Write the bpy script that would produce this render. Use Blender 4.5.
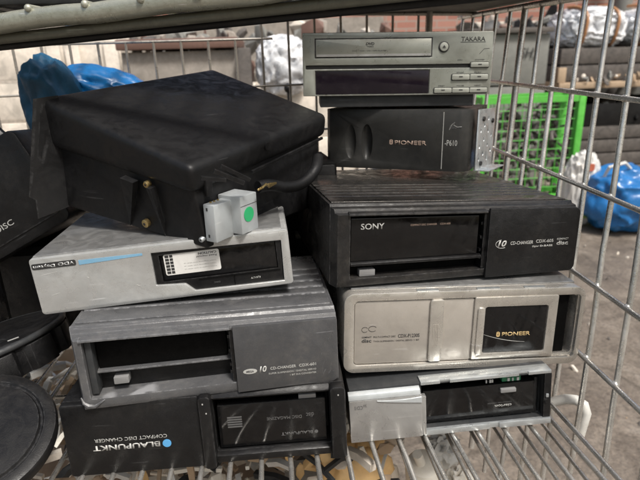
import bpy, bmesh, math, random
from mathutils import Vector, Matrix, Euler
R = math.radians
random.seed(7)
scene = bpy.context.scene
for o in list(bpy.data.objects): bpy.data.objects.remove(o)

# ------------------------------------------------------------------ camera
CAM_Z = 1.0
F_PX, PITCH, ROLL, YAW = 542.0, R(19.36), R(-1.64), R(-5.25)      # focal length in px of a 640 px wide picture
cam = bpy.data.cameras.new('camera'); camo = bpy.data.objects.new('camera', cam)
scene.collection.objects.link(camo)
CM = (Matrix.Rotation(YAW, 3, 'Z') @ Matrix.Rotation(R(90) - PITCH, 3, 'X') @ Matrix.Rotation(ROLL, 3, 'Z'))
camo.matrix_world = Matrix.Translation((0, 0, CAM_Z)) @ CM.to_4x4()
cam.sensor_width = 36; cam.lens = 36 * F_PX / 640
cam.clip_start = .02; cam.clip_end = 200
cam.dof.use_dof = True; cam.dof.focus_distance = .53; cam.dof.aperture_fstop = 11
scene.camera = camo
# ------------------------------------------------------------------ sky + sun
SUN_EL, SUN_AZ = R(60), R(150)      # azimuth measured clockwise from +Y: high, behind the camera's right shoulder
w = bpy.data.worlds.new('World'); scene.world = w; w.use_nodes = True
nt = w.node_tree; bg = nt.nodes['Background']
sky = nt.nodes.new('ShaderNodeTexSky'); sky.sky_type = 'NISHITA'; sky.sun_disc = False
sky.sun_elevation = SUN_EL; sky.sun_rotation = SUN_AZ; sky.air_density = 1.6; sky.dust_density = 6; sky.ozone_density = .6
nt.links.new(sky.outputs[0], bg.inputs[0]); bg.inputs[1].default_value = .10
sun = bpy.data.lights.new('sun', 'SUN'); sun.energy = 3.0; sun.angle = R(12); sun.color = (1, .98, .945)
suno = bpy.data.objects.new('sun', sun); scene.collection.objects.link(suno)
sd = Vector((math.sin(SUN_AZ) * math.cos(SUN_EL), math.cos(SUN_AZ) * math.cos(SUN_EL), math.sin(SUN_EL)))
suno.rotation_euler = sd.to_track_quat('Z', 'Y').to_euler(); suno.location = sd * 8
vs = scene.view_settings; vs.view_transform = 'Standard'; vs.look = 'None'; vs.gamma = 1; vs.exposure = 0.45; vs.use_curve_mapping = False
scene.cycles.max_bounces = 8

# ------------------------------------------------------------------ helpers
def at(px, py, Y):
    """a point of the place at depth Y along the sight line that was measured at a photo pixel"""
    d = CM @ Vector(((px - 320) / F_PX, -(py - 240) / F_PX, -1)); d *= Y / d.y
    return Vector((d.x, d.y, d.z + CAM_Z))
def tag(o, label=None, cat=None, group=None, kind=None):
    for k, v in (('label', label), ('category', cat), ('group', group), ('kind', kind)):
        if v: o[k] = v
    return o
def empty(name, loc, rot=(0, 0, 0), order='XYZ'):
    o = bpy.data.objects.new(name, None); scene.collection.objects.link(o)
    o.location = loc; o.rotation_mode = order; o.rotation_euler = rot; o.empty_display_size = .02
    return o
def link(name, me, mat, parent=None, smooth=30):
    if smooth: me.shade_smooth(); me.set_sharp_from_angle(angle=R(smooth))
    o = bpy.data.objects.new(name, me); scene.collection.objects.link(o)
    if mat: me.materials.clear(); me.materials.append(mat)
    o.parent = parent
    return o
def bm_mesh(bm):
    bmesh.ops.recalc_face_normals(bm, faces=bm.faces)
    me = bpy.data.meshes.new('m'); bm.to_mesh(me); bm.free(); return me
def prism(bm, pts, y0, y1, axis='y'):
    """polygon (a,b) extruded: axis y -> (x,z); axis x -> (y,z); axis z -> (x,y)"""
    f = {'y': lambda a, b, c: (a, c, b), 'x': lambda a, b, c: (c, a, b), 'z': lambda a, b, c: (a, b, c)}[axis]
    A = [bm.verts.new(f(a, b, y0)) for a, b in pts]; B = [bm.verts.new(f(a, b, y1)) for a, b in pts]
    n = len(pts); bm.faces.new(A); bm.faces.new(B[::-1])
    for i in range(n): bm.faces.new((A[i], B[i], B[(i + 1) % n], A[(i + 1) % n]))
def rrect(x0, x1, z0, z1, r=0, n=5, corners=(1, 1, 1, 1)):
    """rounded rectangle, corners order BL BR TR TL"""
    out = []
    for (cx, cz, a0, c) in ((x0, z0, 180, corners[0]), (x1, z0, 270, corners[1]), (x1, z1, 0, corners[2]), (x0, z1, 90, corners[3])):
        if r <= 0 or not c: out.append((cx, cz)); continue
        sx = 1 if cx == x0 else -1; sz = 1 if cz == z0 else -1
        ox, oz = cx + sx * r, cz + sz * r
        for i in range(n + 1):
            a = R(a0 + 90 * i / n); out.append((ox + r * math.cos(a), oz + r * math.sin(a)))
    return out
def box(bm, x0, x1, y0, y1, z0, z1): prism(bm, [(x0, z0), (x1, z0), (x1, z1), (x0, z1)], y0, y1)
def tube(bm, pts, r, seg=8, cap=True):
    pts = [Vector(p) for p in pts]; rings = []
    up = None
    for i, p in enumerate(pts):
        t = (pts[min(i + 1, len(pts) - 1)] - pts[max(i - 1, 0)]).normalized()
        if up is None: up = t.orthogonal().normalized()
        up = (up - t * up.dot(t)).normalized(); s = t.cross(up)
        rr = r[i] if isinstance(r, (list, tuple)) else r
        rings.append([bm.verts.new(p + (up * math.cos(2 * math.pi * k / seg) + s * math.sin(2 * math.pi * k / seg)) * rr) for k in range(seg)])
    for a, b in zip(rings, rings[1:]):
        for k in range(seg): bm.faces.new((a[k], a[(k + 1) % seg], b[(k + 1) % seg], b[k]))
    if cap: bm.faces.new(rings[0][::-1]); bm.faces.new(rings[-1])
def evaluated(me, mods):
    o = bpy.data.objects.new('tmp', me); scene.collection.objects.link(o)
    cutters = []
    for kind, val in mods:
        if kind == 'cut':
            c = bpy.data.objects.new('tmpc', val); scene.collection.objects.link(c); cutters.append(c)
            m = o.modifiers.new('b', 'BOOLEAN'); m.operation = 'DIFFERENCE'; m.solver = 'EXACT'; m.object = c
        elif kind == 'bevel':
            m = o.modifiers.new('v', 'BEVEL'); m.width = val; m.segments = 2; m.limit_method = 'ANGLE'; m.angle_limit = R(35)
        elif kind == 'sub':
            m = o.modifiers.new('s', 'SUBSURF'); m.levels = m.render_levels = val
    dg = bpy.context.evaluated_depsgraph_get(); dg.update()
    out = bpy.data.meshes.new_from_object(o.evaluated_get(dg))
    for x in [o] + cutters:
        d = x.data; bpy.data.objects.remove(x); bpy.data.meshes.remove(d)
    return out
def solid(name, build, mat, parent, cuts=None, bevel=.0006, smooth=30):
    """build(bm) makes the base; cuts is a list of functions, each subtracting a closed volume"""
    bm = bmesh.new(); build(bm); me = bm_mesh(bm); mods = []
    for c in cuts or []:
        b = bmesh.new(); c(b); mods.append(('cut', bm_mesh(b)))
    if bevel: mods.append(('bevel', bevel))
    return link(name, evaluated(me, mods) if mods else me, mat, parent, smooth)
def panel(name, x0, x1, z0, z1, y0, y1, mat, parent, r=0, bevel=.0005, corners=(1, 1, 1, 1), cuts=None):
    return solid(name, lambda b: prism(b, rrect(x0, x1, z0, z1, r, 5, corners), y0, y1), mat, parent, cuts, bevel)
def cutbox(x0, x1, z0, z1, y0, y1, r=0): return lambda b: prism(b, rrect(x0, x1, z0, z1, r), y0, y1)
def text(body, x0, x1, z0, z1, y, mat, parent, flip=False, bold=0.0, shear=0, name='lettering', rot=0, extrude=.00012):
    c = bpy.data.curves.new('t', 'FONT'); c.body = body; c.size = 1; c.offset = bold; c.shear = shear; c.resolution_u = 3; c.extrude = 0
    o = bpy.data.objects.new('t', c); scene.collection.objects.link(o)
    dg = bpy.context.evaluated_depsgraph_get(); dg.update()
    me = bpy.data.meshes.new_from_object(o.evaluated_get(dg)); bpy.data.objects.remove(o); bpy.data.curves.remove(c)
    xs = [v.co.x for v in me.vertices]; ys = [v.co.y for v in me.vertices]
    ax, bx, ay, by = min(xs), max(xs), min(ys), max(ys)
    for v in me.vertices:
        u = (v.co.x - ax) / (bx - ax) - .5; t = (v.co.y - ay) / (by - ay) - .5
        if flip: u, t = -u, -t
        u *= (x1 - x0); t *= (z1 - z0)
        if rot: u, t = u * math.cos(rot) - t * math.sin(rot), u * math.sin(rot) + t * math.cos(rot)
        v.co = ((x0 + x1) / 2 + u, y, (z0 + z1) / 2 + t)
    bm = bmesh.new(); bm.from_mesh(me)
    r = bmesh.ops.extrude_face_region(bm, geom=list(bm.faces))
    bmesh.ops.translate(bm, verts=[g for g in r['geom'] if isinstance(g, bmesh.types.BMVert)], vec=(0, -extrude, 0))
    bmesh.ops.recalc_face_normals(bm, faces=bm.faces); bm.to_mesh(me); bm.free()
    return link(name, me, mat, parent, 0)
def merge(objs, name=None):
    """join several meshes with one parent and material into one part"""
    bm = bmesh.new(); base = objs[0]
    for o in objs: bm.from_mesh(o.data)
    bm.to_mesh(base.data); bm.free()
    for o in objs[1:]: d = o.data; bpy.data.objects.remove(o); bpy.data.meshes.remove(d)
    if name: base.name = name
    return base
def taper(root, k, zc):
    for ch in root.children:
        for v in ch.data.vertices: v.co.z = zc + (v.co.z - zc) * (1 - k * v.co.x)

# ------------------------------------------------------------------ materials
def mat(name, col, rough=.5, metal=0, dust=.25, dustcol=(.23, .205, .17), bump=.15, bscale=900, scratch=.3, scratchcol=None, blotch=.12, spec=.5, coat=0, edge=0, edgecol=None):
    m = bpy.data.materials.new(name); m.use_nodes = True; n = m.node_tree.nodes; l = m.node_tree.links
    p = n['Principled BSDF']; tc = n.new('ShaderNodeTexCoord')
    def noise(sc, det=5, ro=.6, vec=None, dist=0):
        t = n.new('ShaderNodeTexNoise'); t.inputs['Scale'].default_value = sc; t.inputs['Detail'].default_value = det
        t.inputs['Roughness'].default_value = ro; t.inputs['Distortion'].default_value = dist
        l.new(vec or tc.outputs['Object'], t.inputs['Vector']); return t.outputs['Fac']
    def ramp(src, a, b, va=0, vb=1):
        r = n.new('ShaderNodeMapRange'); r.inputs[1].default_value = a; r.inputs[2].default_value = b; r.inputs[3].default_value = va; r.inputs[4].default_value = vb
        r.interpolation_type = 'SMOOTHSTEP'; l.new(src, r.inputs[0]); return r.outputs[0]
    def mul(a, b):
        r = n.new('ShaderNodeMath'); r.operation = 'MULTIPLY'
        for i, s in enumerate((a, b)):
            if isinstance(s, (int, float)): r.inputs[i].default_value = s
            else: l.new(s, r.inputs[i])
        return r.outputs[0]
    def mix(f, a, b):
        r = n.new('ShaderNodeMix'); r.data_type = 'RGBA'
        l.new(f, r.inputs[0])
        for i, s in ((6, a), (7, b)):
            if isinstance(s, tuple): r.inputs[i].default_value = (*s, 1)
            else: l.new(s, r.inputs[i])
        return r.outputs[2]
    big = noise(18, 6, .65, None, .6); mid = noise(110, 8, .75)
    c = mix(ramp(big, .3, .7), tuple(x * (1 - blotch) for x in col), tuple(min(1, x * (1 + blotch)) for x in col))
    dm = mul(mul(ramp(big, .35, .75), ramp(mid, .35, .75)), dust)
    fine = ramp(noise(1500, 2), .60, .72, 0, min(.6, dust * .7 + .03))
    c = mix(dm, c, dustcol); c = mix(fine, c, dustcol) if not name.endswith('_wire') else c
    rr = n.new('ShaderNodeMath'); rr.operation = 'ADD'; rr.use_clamp = True; rr.inputs[1].default_value = rough; l.new(mul(ramp(noise(45, 6, .7, None, 1.2), .3, .7), .30), rr.inputs[0])
    sub = n.new('ShaderNodeMath'); sub.operation = 'SUBTRACT'; sub.inputs[1].default_value = .13; l.new(rr.outputs[0], sub.inputs[0])
    rough_out = sub.outputs[0]
    if scratch:
        for (rot, sc) in (((.3, .9, .2), (9, 9, 420)), ((1.1, -.5, .7), (12, 12, 300))):
            mp = n.new('ShaderNodeMapping'); mp.inputs['Rotation'].default_value = rot; mp.inputs['Scale'].default_value = sc
            l.new(tc.outputs['Object'], mp.inputs[0])
            s = mul(ramp(noise(1, 2, .5, mp.outputs[0]), .68, .74), ramp(noise(40, 2), .5, .62, 0, scratch))
            c = mix(s, c, scratchcol or tuple(min(.75, x * 2.2 + .06) for x in col))
    if edge:      # paint rubbed off along the edges
        bv = n.new('ShaderNodeBevel'); bv.samples = 4; bv.inputs['Radius'].default_value = .0016
        ge = n.new('ShaderNodeNewGeometry'); dt = n.new('ShaderNodeVectorMath'); dt.operation = 'DOT_PRODUCT'
        l.new(bv.outputs[0], dt.inputs[0]); l.new(ge.outputs['Normal'], dt.inputs[1])
        e = mul(ramp(dt.outputs['Value'], .995, .90), ramp(noise(150, 6, .7), .42, .62, 0, edge))
        c = mix(e, c, edgecol or tuple(min(.6, x * 2.5 + .08) for x in col))
    l.new(c, p.inputs['Base Color']); l.new(rough_out, p.inputs['Roughness'])
    p.inputs['Metallic'].default_value = metal; p.inputs['Specular IOR Level'].default_value = spec
    if coat: p.inputs['Coat Weight'].default_value = coat; p.inputs['Coat Roughness'].default_value = .08
    if bump:
        b = n.new('ShaderNodeBump'); b.inputs['Strength'].default_value = bump; b.inputs['Distance'].default_value = .0006
        l.new(noise(bscale, 3), b.inputs['Height']); b2 = n.new('ShaderNodeBump'); b2.inputs['Strength'].default_value = bump * .7; b2.inputs['Distance'].default_value = .004
        l.new(noise(26, 3), b2.inputs['Height']); l.new(b.outputs[0], b2.inputs['Normal']); l.new(b2.outputs[0], p.inputs['Normal'])
    return m
BLK = mat('black_plastic', (.007, .007, .0075), .38, dust=.06, bump=.25, spec=0.3, edge=0.5)
BLKM = mat('matt_black_plastic', (.006, .006, .0065), .45, dust=.05, bump=.3, spec=0.3, edge=0.5)
HOUS = mat('moulded_black_plastic', (.006, .006, .0065), .50, blotch=.05, dust=.03, bump=.14, bscale=1400, scratch=.25, spec=.3, edge=.2)
PIT = mat('deep_black', (.002, .002, .002), .7, dust=.0, bump=.1, scratch=0, spec=0.1)
GLOSS = mat('smoked_gloss_plastic', (.004, .004, .0045), .14, dust=.04, bump=.03, scratch=.08, spec=0.4)
SONYB = mat('charcoal_painted_metal', (.012, .0115, .0115), .36, metal=.0, dust=.18, bump=.25, scratch=.8, spec=0.3, edge=0.8)
SONYT = mat('lightened_charcoal_lid', (.060, .057, .054), .30, metal=.75, dust=.3, bump=.25, scratch=1)  # lighter than the housing: highlights on the top are put into the colour
GRY = mat('grey_worn_plastic', (.070, .071, .074), .34, dust=.4, dustcol=(.19, .18, .165), bump=.3, scratch=1.0, edge=0.9)
GRYP = mat('grey_flat_panel', (.050, .051, .054), .40, dust=.22, bump=.15, scratch=.6)
SIL = mat('silver_paint', (.46, .465, .455), .32, metal=.5, dust=.3, dustcol=(.26, .25, .22), bump=.12, scratch=.6, edge=0.6)
SILT = mat('brushed_lid', (.30, .30, .295), .38, metal=.7, dust=.6, dustcol=(.2, .19, .17), bump=.15, scratch=1, edge=0.6)
CHAMP = mat('champagne_metal', (.50, .475, .43), .28, metal=.65, dust=.35, dustcol=(.24, .21, .17), bump=.1, scratch=.6, edge=0.6)
CHAMPD = mat('champagne_panel', (.40, .37, .33), .40, metal=.35, dust=.25, dustcol=(.24, .21, .17), bump=.08, scratch=.5)
CLA = mat('pewter_panel', (.38, .378, .37), .34, metal=.6, dust=.2, bump=.08, scratch=.3, edge=0.5)
ZINC = mat('zinc_plated_steel', (.52, .55, .56), .34, metal=.75, dust=.2, bump=.12, scratch=.4)
ALU = mat('dull_aluminium', (.50, .53, .54), .42, metal=.45, dust=.12, bump=.12, scratch=.3)
TAK = mat('greenish_silver_plastic', (.275, .285, .250), .36, metal=.45, dust=.25, bump=.08, scratch=.3, edge=0.5)
TAKB = mat('button_plastic', (.32, .33, .29), .35, metal=.2, dust=.15, bump=.05, scratch=.1)
DARKG = mat('dark_grey_plastic', (.03, .032, .034), .5, dust=.12, spec=0.3)
P610 = mat('graphite_plastic', (.024, .024, .023), .40, dust=.08, bump=.15, spec=0.3)
DISP = mat('purple_display', (.010, .007, .012), .12, dust=.06, bump=.02, scratch=.15, spec=0.3)
WIRE = mat('galvanised_wire', (.60, .585, .55), .28, metal=.8, dust=.45, dustcol=(.13, .085, .055), bump=.4, bscale=500, scratch=.3, blotch=.25)
WIRED = mat('aged_wire', (.46, .43, .38), .35, metal=.6, dust=.5, dustcol=(.12, .09, .06), bump=.3, bscale=500, scratch=.2)
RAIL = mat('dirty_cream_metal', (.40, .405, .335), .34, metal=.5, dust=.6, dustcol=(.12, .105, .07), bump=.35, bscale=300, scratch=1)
WHT = mat('white_print', (.46, .46, .44), .6, dust=.6, bump=0, scratch=0)
SILP = mat('silver_print', (.38, .38, .36), .5, dust=.2, bump=0, scratch=0)
GOLD = mat('gold_print', (.50, .36, .17), .45, dust=.1, bump=0, scratch=0)
DIMG = mat('faded_grey_print', (.085, .085, .085), .6, dust=.2, bump=0, scratch=0)
TAN = mat('copper_print', (.33, .24, .19), .5, dust=.1, bump=0, scratch=0)
INK = mat('black_print', (.02, .02, .02), .6, dust=.05, bump=0, scratch=0)
BLUEP = mat('light_blue_print', (.17, .36, .52), .5, dust=.7, bump=0, scratch=0)
DOT = mat('blue_dot_print', (.09, .33, .62), .5, dust=.1, bump=0, scratch=0)
PAPER = mat('white_sticker', (.66, .65, .62), .6, dust=.35, bump=.1, scratch=.2, scratchcol=(.2, .2, .2))
GREEN = mat('green_sticker', (.02, .36, .13), .6, dust=.05, bump=0, scratch=0)
PCB = mat('green_circuit_board', (.01, .16, .07), .4, dust=.2)
BTN = mat('grey_button', (.20, .20, .20), .4, dust=.3, bump=.05)

FIT = {
    'E': [0.165, 0.6902, -0.0713, -0.087, -0.0597, 0.0155, 0.2342, 0.0895, 0.202],
    'D': [0.1639, 0.6867, -0.1506, -0.4263, -0.0538, -0.0012, 0.1893, 0.0763, 0.1641],
    'C': [0.1879, 0.5035, -0.2281, 0.0891, -0.0665, 0.0412, 0.2653, 0.0781, 0.181],
    'B': [0.1901, 0.4765, -0.3205, -0.008, -0.0619, 0.0339, 0.2532, 0.0894, 0.1299],
    'A': [0.1739, 0.4533, -0.3771, -0.029, -0.0753, -0.0342, 0.2105, 0.0585, 0.169],
    'F': [-0.0728, 0.4351, -0.3797, -0.0334, -0.0618, -0.0145, 0.2668, 0.0796, 0.1816],
    'G': [-0.0652, 0.4429, -0.3044, 0.0318, -0.0482, -0.0115, 0.2418, 0.0753, 0.1128],
    'H': [-0.1031, 0.4941, -0.2298, 0.0082, -0.0324, -0.0615, 0.2428, 0.0577, 0.1516],
}
def unit(key, name, label, W=None, dy=0, dz=0):
    q = FIT[key]
    r = empty(name, (q[0], q[1] + dy, q[2] + CAM_Z + dz), (q[4], q[5], q[3]), 'YXZ')
    tag(r, label, 'disc changer' if key != 'E' else 'disc player', 'stacked car disc changers' if key != 'E' else None)
    return r

# ================================================================== the disc changers and the player
# ---- champagne changer (right column, second from the bottom)
def champagne():
    r = unit('B', 'car_disc_changer', 'champagne metal disc changer with a square dark window, under the charcoal disc changer')
    h, D = .0875, .235
    solid('housing', lambda b: prism(b, rrect(-.1262, .1262, 0, h, .011, 6), 0, D), CHAMP, r,
          [cutbox(-.1155, .1212, .0085, .0790, -.01, .0045, .004), cutbox(.094, .1195, .0110, .0770, -.01, .05, .004)], .0014)
    solid('lid', lambda b: prism(b, rrect(-.118, .119, h - .004, h + .0016, .001), .012, D - .004), SILT, r, None, .0005)
    for x0, x1 in ((.010, .034), (.060, .082), (-.052, -.030)):
        b = bmesh.new(); box(b, x0, x1, .0018, .0055, h - .0004, h + .0008); link('lid_clip', bm_mesh(b), ZINC, r)
    panel('fixed_panel', -.1150, .0085, .0095, .0782, .0016, .006, CHAMPD, r, .003)
    panel('slide_handle', -.0382, -.0240, .0098, .0790, -.0016, .004, CHAMP, r, .003, .0012)
    b = bmesh.new()
    for i in range(4): box(b, -.0345 + i * .0016, -.0338 + i * .0016, -.0020, -.0012, .034, .052)
    link('grip_rib', bm_mesh(b), CHAMPD, r)
    d = panel('sliding_door', .0080, .0965, .0105, .0796, -.0010, .005, CHAMP, r, .0015, .0007, cuts=[cutbox(.0195, .0865, .0170, .0690, -.01, .0008, .0025)])
    panel('window', .0200, .0860, .0175, .0685, .0000, .0012, GLOSS, d, .002, .0002)
    panel('door_handle', .0112, .0185, .0155, .0690, -.0030, .0, CHAMP, d, .0025, .001)
    panel('magazine_edge', .0985, .1185, .0115, .0765, .030, .048, PIT, r)
    panel('slot_lining', .0945, .1125, .0115, .0765, .0075, .030, PIT, r)
    panel('eject_tab', .1130, .1145, .035, .052, .012, .031, BTN, r)
    z = -.0003
    text('PIONEER', .0395, .0700, .0356, .0400, z, GOLD, d, bold=.02)
    g = solid('emblem', lambda b: prism(b, rrect(.0335, .0372, .0350, .0405, .0015), -.0005, .0002), GOLD, d, [cutbox(.0347, .0360, .0364, .0380, -.001, .001), cutbox(.0347, .0360, .0387, .0397, -.001, .001)], 0)
    b = bmesh.new()      # a long curved scratch across the window
    tube(b, [(.020 + .045 * t, -.0002, .038 - .017 * t + .006 * t * t * 1.2) for t in [i / 12 for i in range(13)]], [.00012 + .00016 * math.sin(math.pi * i / 12) for i in range(13)], 5)
    link('scratch', bm_mesh(b), SILP, d)
    z = .0015
    text('CDX-P1230S', -.0700, -.0475, .0375, .0415, z, INK, r, bold=.015)
    text('MULTI-COMPACT DISC', -.0955, -.0725, .0383, .0402, z, INK, r)
    text('TWIN SUSPENSION / DIGITAL SERVO / 1 BIT', -.0955, -.0475, .0335, .0352, z, INK, r)
    text('disc', -.1075, -.0975, .0335, .0375, z, INK, r, bold=.02); text('COMPACT', -.1075, -.0975, .0385, .0402, z, INK, r, bold=.02)
    b = bmesh.new()
    for cx, cz, a, c in ((-.1045, .0478, .0032, .0028), (-.0965, .0485, .0042, .0030)):
        tube(b, [(cx + a * math.cos(t), z - .0001, cz + c * math.sin(t)) for t in [R(30 + i * 24) for i in range(13)]], .00022, 5)
    link('emblem', bm_mesh(b), INK, r)
    text('COMPACT DISC MULTI-PLAYER', -.040, .030, .0035, .0058, -.0002, CHAMPD, r)
    return r
# ---- ten disc changers: the charcoal one and the grey one share their build
def ten_disc(key, label, W, H, D, body_m, lid_m, panel_m, sony):
    r = unit(key, 'car_disc_changer', label); w = W / 2
    x0, x1, zt, zb = (-.1145, .0265, H - .0095, .0075) if sony else (-.1090, .0200, H - .0105, .0100)
    prof = [(0.001, 0), (0, .004), (0, H - .0085), (.004, H - .0075), (.0055, H - .004), (.012, H - .003), (.014, H - .0005), (.020, H)]
    prof[-1] = (.020, H - .0012)
    lid = [(.0202, H - .0011), (.0206, H)]
    for y in (.046, .064, .082, .100, .118): lid += [(y, H), (y + .0015, H - .0008), (y + .0040, H - .0008), (y + .0055, H + .0004)]
    lid += [(D - .001, H), (D - .001, H - .0011)]; prof += [(D, H - .0012), (D, 0)]
    solid('top_cover', lambda b: prism(b, lid, -w + .003, w - .003, 'x'), lid_m, r, None, .0003)
    def base(b): prism(b, prof, -w, w, 'x')
    def corner(s): return lambda b: prism(b, [(s * (w + .01), -.01), (s * (w - .012), -.01), (s * (w - .0035), .003), (s * (w - .0004), .012), (s * (w + .01), .012)], -.02, H + .02, 'z')
    cuts = [cutbox(x0, x1 + .004, zb, zt, -.01, .026, .0015), corner(-1)]
    solid('housing', base, body_m, r, cuts, .0009)
    solid('top_lip', lambda b: prism(b, [(-.0025, H - .0095), (-.0020, H - .0075), (.0035, H - .0058), (.004, H - .0095)], x0 - .002, x1 + .002, 'x'), body_m, r, None, .0006)
    # magazine behind the opening
    if sony:
        mg = panel('magazine', x0 + .0015, x1 - .004, .0235, zt - .0035, .004, .025, GLOSS, r, .0008)
        solid('lower_ledge', lambda b: prism(b, [(.0035, .0232), (.0010, .0218), (.0012, .0195), (.012, .0180), (.012, .0232)], x0 + .001, x1, 'x'), BLKM, r, None, .0004)
    else:
        mg = panel('magazine', x0 + .008, x1 - .003, .033, zt - .001, .013, .0255, PIT, r, .0006)
        solid('lower_ledge', lambda b: prism(b, [(.0125, .0325), (.009, .0315), (.009, .0300), (.024, .028), (.024, .0325)], x0 + .005, x1, 'x'), body_m, r, None, .0004)
        panel('magazine_side', x0 + .0010, x0 + .0068, .0125, zt - .0015, .0040, .025, DARKG, r)
    panel('lower_slot', x0 + .001, x1, zb + .0005, .0190 if sony else .0285, .0140 if sony else .018, .0255, PIT if sony else BLKM, r)
    panel('eject_button', -.1035 if sony else -.0890, -.0870 if sony else -.0755, .0078 if sony else .0175, .0145 if sony else .0245, .0045 if sony else .0085, .0145 if sony else .02, BTN, r, .0008)
    # hinge side wall with catches
    hb = bmesh.new(); box(hb, x1 + .0006, x1 + .0036, .0015, .026, zb + .001, zt - .001)
    for zz in (.018, .026, .040, .055): box(hb, x1 - .0012, x1 + .0006, .004, .009, zz, zz + .003)
    link('hinge_strip', bm_mesh(hb), BLK, r)
    # door panel on the right
    px0 = x1 + .0042
    dr = panel('door_panel', px0, w + (.0008 if sony else -.0005), -.0018 if sony else .0004, H - .0048 if sony else H - .0062, -.0030, .001, panel_m, r, .007, .0009, corners=(0, 1, sony, 0) )
    y = -.0032
    if sony:
        text('SONY', -.1030, -.0788, .0550, .0612, .0038, WHT, mg, bold=.012)
        text('COMPACT DISC CHANGER', -.0515, -.0235, .0568, .0586, .0038, TAN, mg); text('CDX-605', -.0200, -.0090, .0568, .0586, .0038, TAN, mg)
        text('10', .0415, .0515, .0318, .0385, y, WHT, dr, bold=.03, shear=.25)
        text('CD-CHANGER', .0560, .0815, .0335, .0370, y, WHT, dr, shear=.1); text('CDX-605', .0850, .1050, .0343, .0376, y, WHT, dr)
        text('Digital', .0810, .0885, .0293, .0315, y, WHT, dr, shear=.2); text('D-BASS', .0900, .1045, .0296, .0316, y, WHT, dr, bold=.03)
        text('disc', .1090, .1225, .0305, .0350, y, SILP, dr, bold=.03); text('COMPACT', .1090, .1225, .0360, .0382, y, SILP, dr, bold=.02)
        b = bmesh.new(); tube(b, [(.0465 + .0072 * math.cos(a), y - .0001, .0348 + .0045 * math.sin(a)) for a in [R(-60 - i * 20) for i in range(11)]], .00025, 5)
        link('emblem', bm_mesh(b), WHT, dr)
    else:
        solid('emblem', lambda b: prism(b, [(.0370 + .0065 * math.cos(R(i * 15)), .0220 + .0026 * math.sin(R(i * 15))) for i in range(24)], y - .0001, y + .0003), SILP, dr, None, 0)
        text('MEGA', .0335, .0405, .0210, .0231, y - .0002, GRYP, dr, bold=.02)
        text('10', .0455, .0525, .0198, .0262, y, WHT, dr, bold=.03, shear=.25)
        text('CD-CHANGER', .0560, .0800, .0215, .0243, y, WHT, dr); text('CDX-601', .0830, .0990, .0215, .0243, y, WHT, dr)
        text('SUPER SUSPENSION / DIGITAL SERVO', .0540, .0990, .0168, .0184, y, SILP, dr); text('1 BIT D/A CONVERTER', .0740, .0990, .0132, .0148, y, SILP, dr)
        b = bmesh.new()          # scuffs at the panel's right edge
        rnd = random.Random(3)
        for i in range(22):
            x = .100 + rnd.random() * .017; z = .008 + rnd.random() * .040; l = .002 + rnd.random() * .006; a = R(55 + rnd.random() * 30)
            tube(b, [(x, y + .0001, z), (min(.1195, x + l * math.cos(a)), y + .0001, z + l * math.sin(a))], [.00004, .00016], 4)
        link('scratch', bm_mesh(b), GRY, dr)
        b = bmesh.new(); tube(b, [(-w + .003, .0015, .012), (-w + .005, .0003, .007), (-w + .009, -.0002, .004), (-w + .015, -.0004, .003), (-w + .024, -.0002, .0085)], [.0006, .0016, .0022, .0018, .0005], 7)
        link('torn_edge', bm_mesh(b), GRY, r)
    return r
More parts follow.
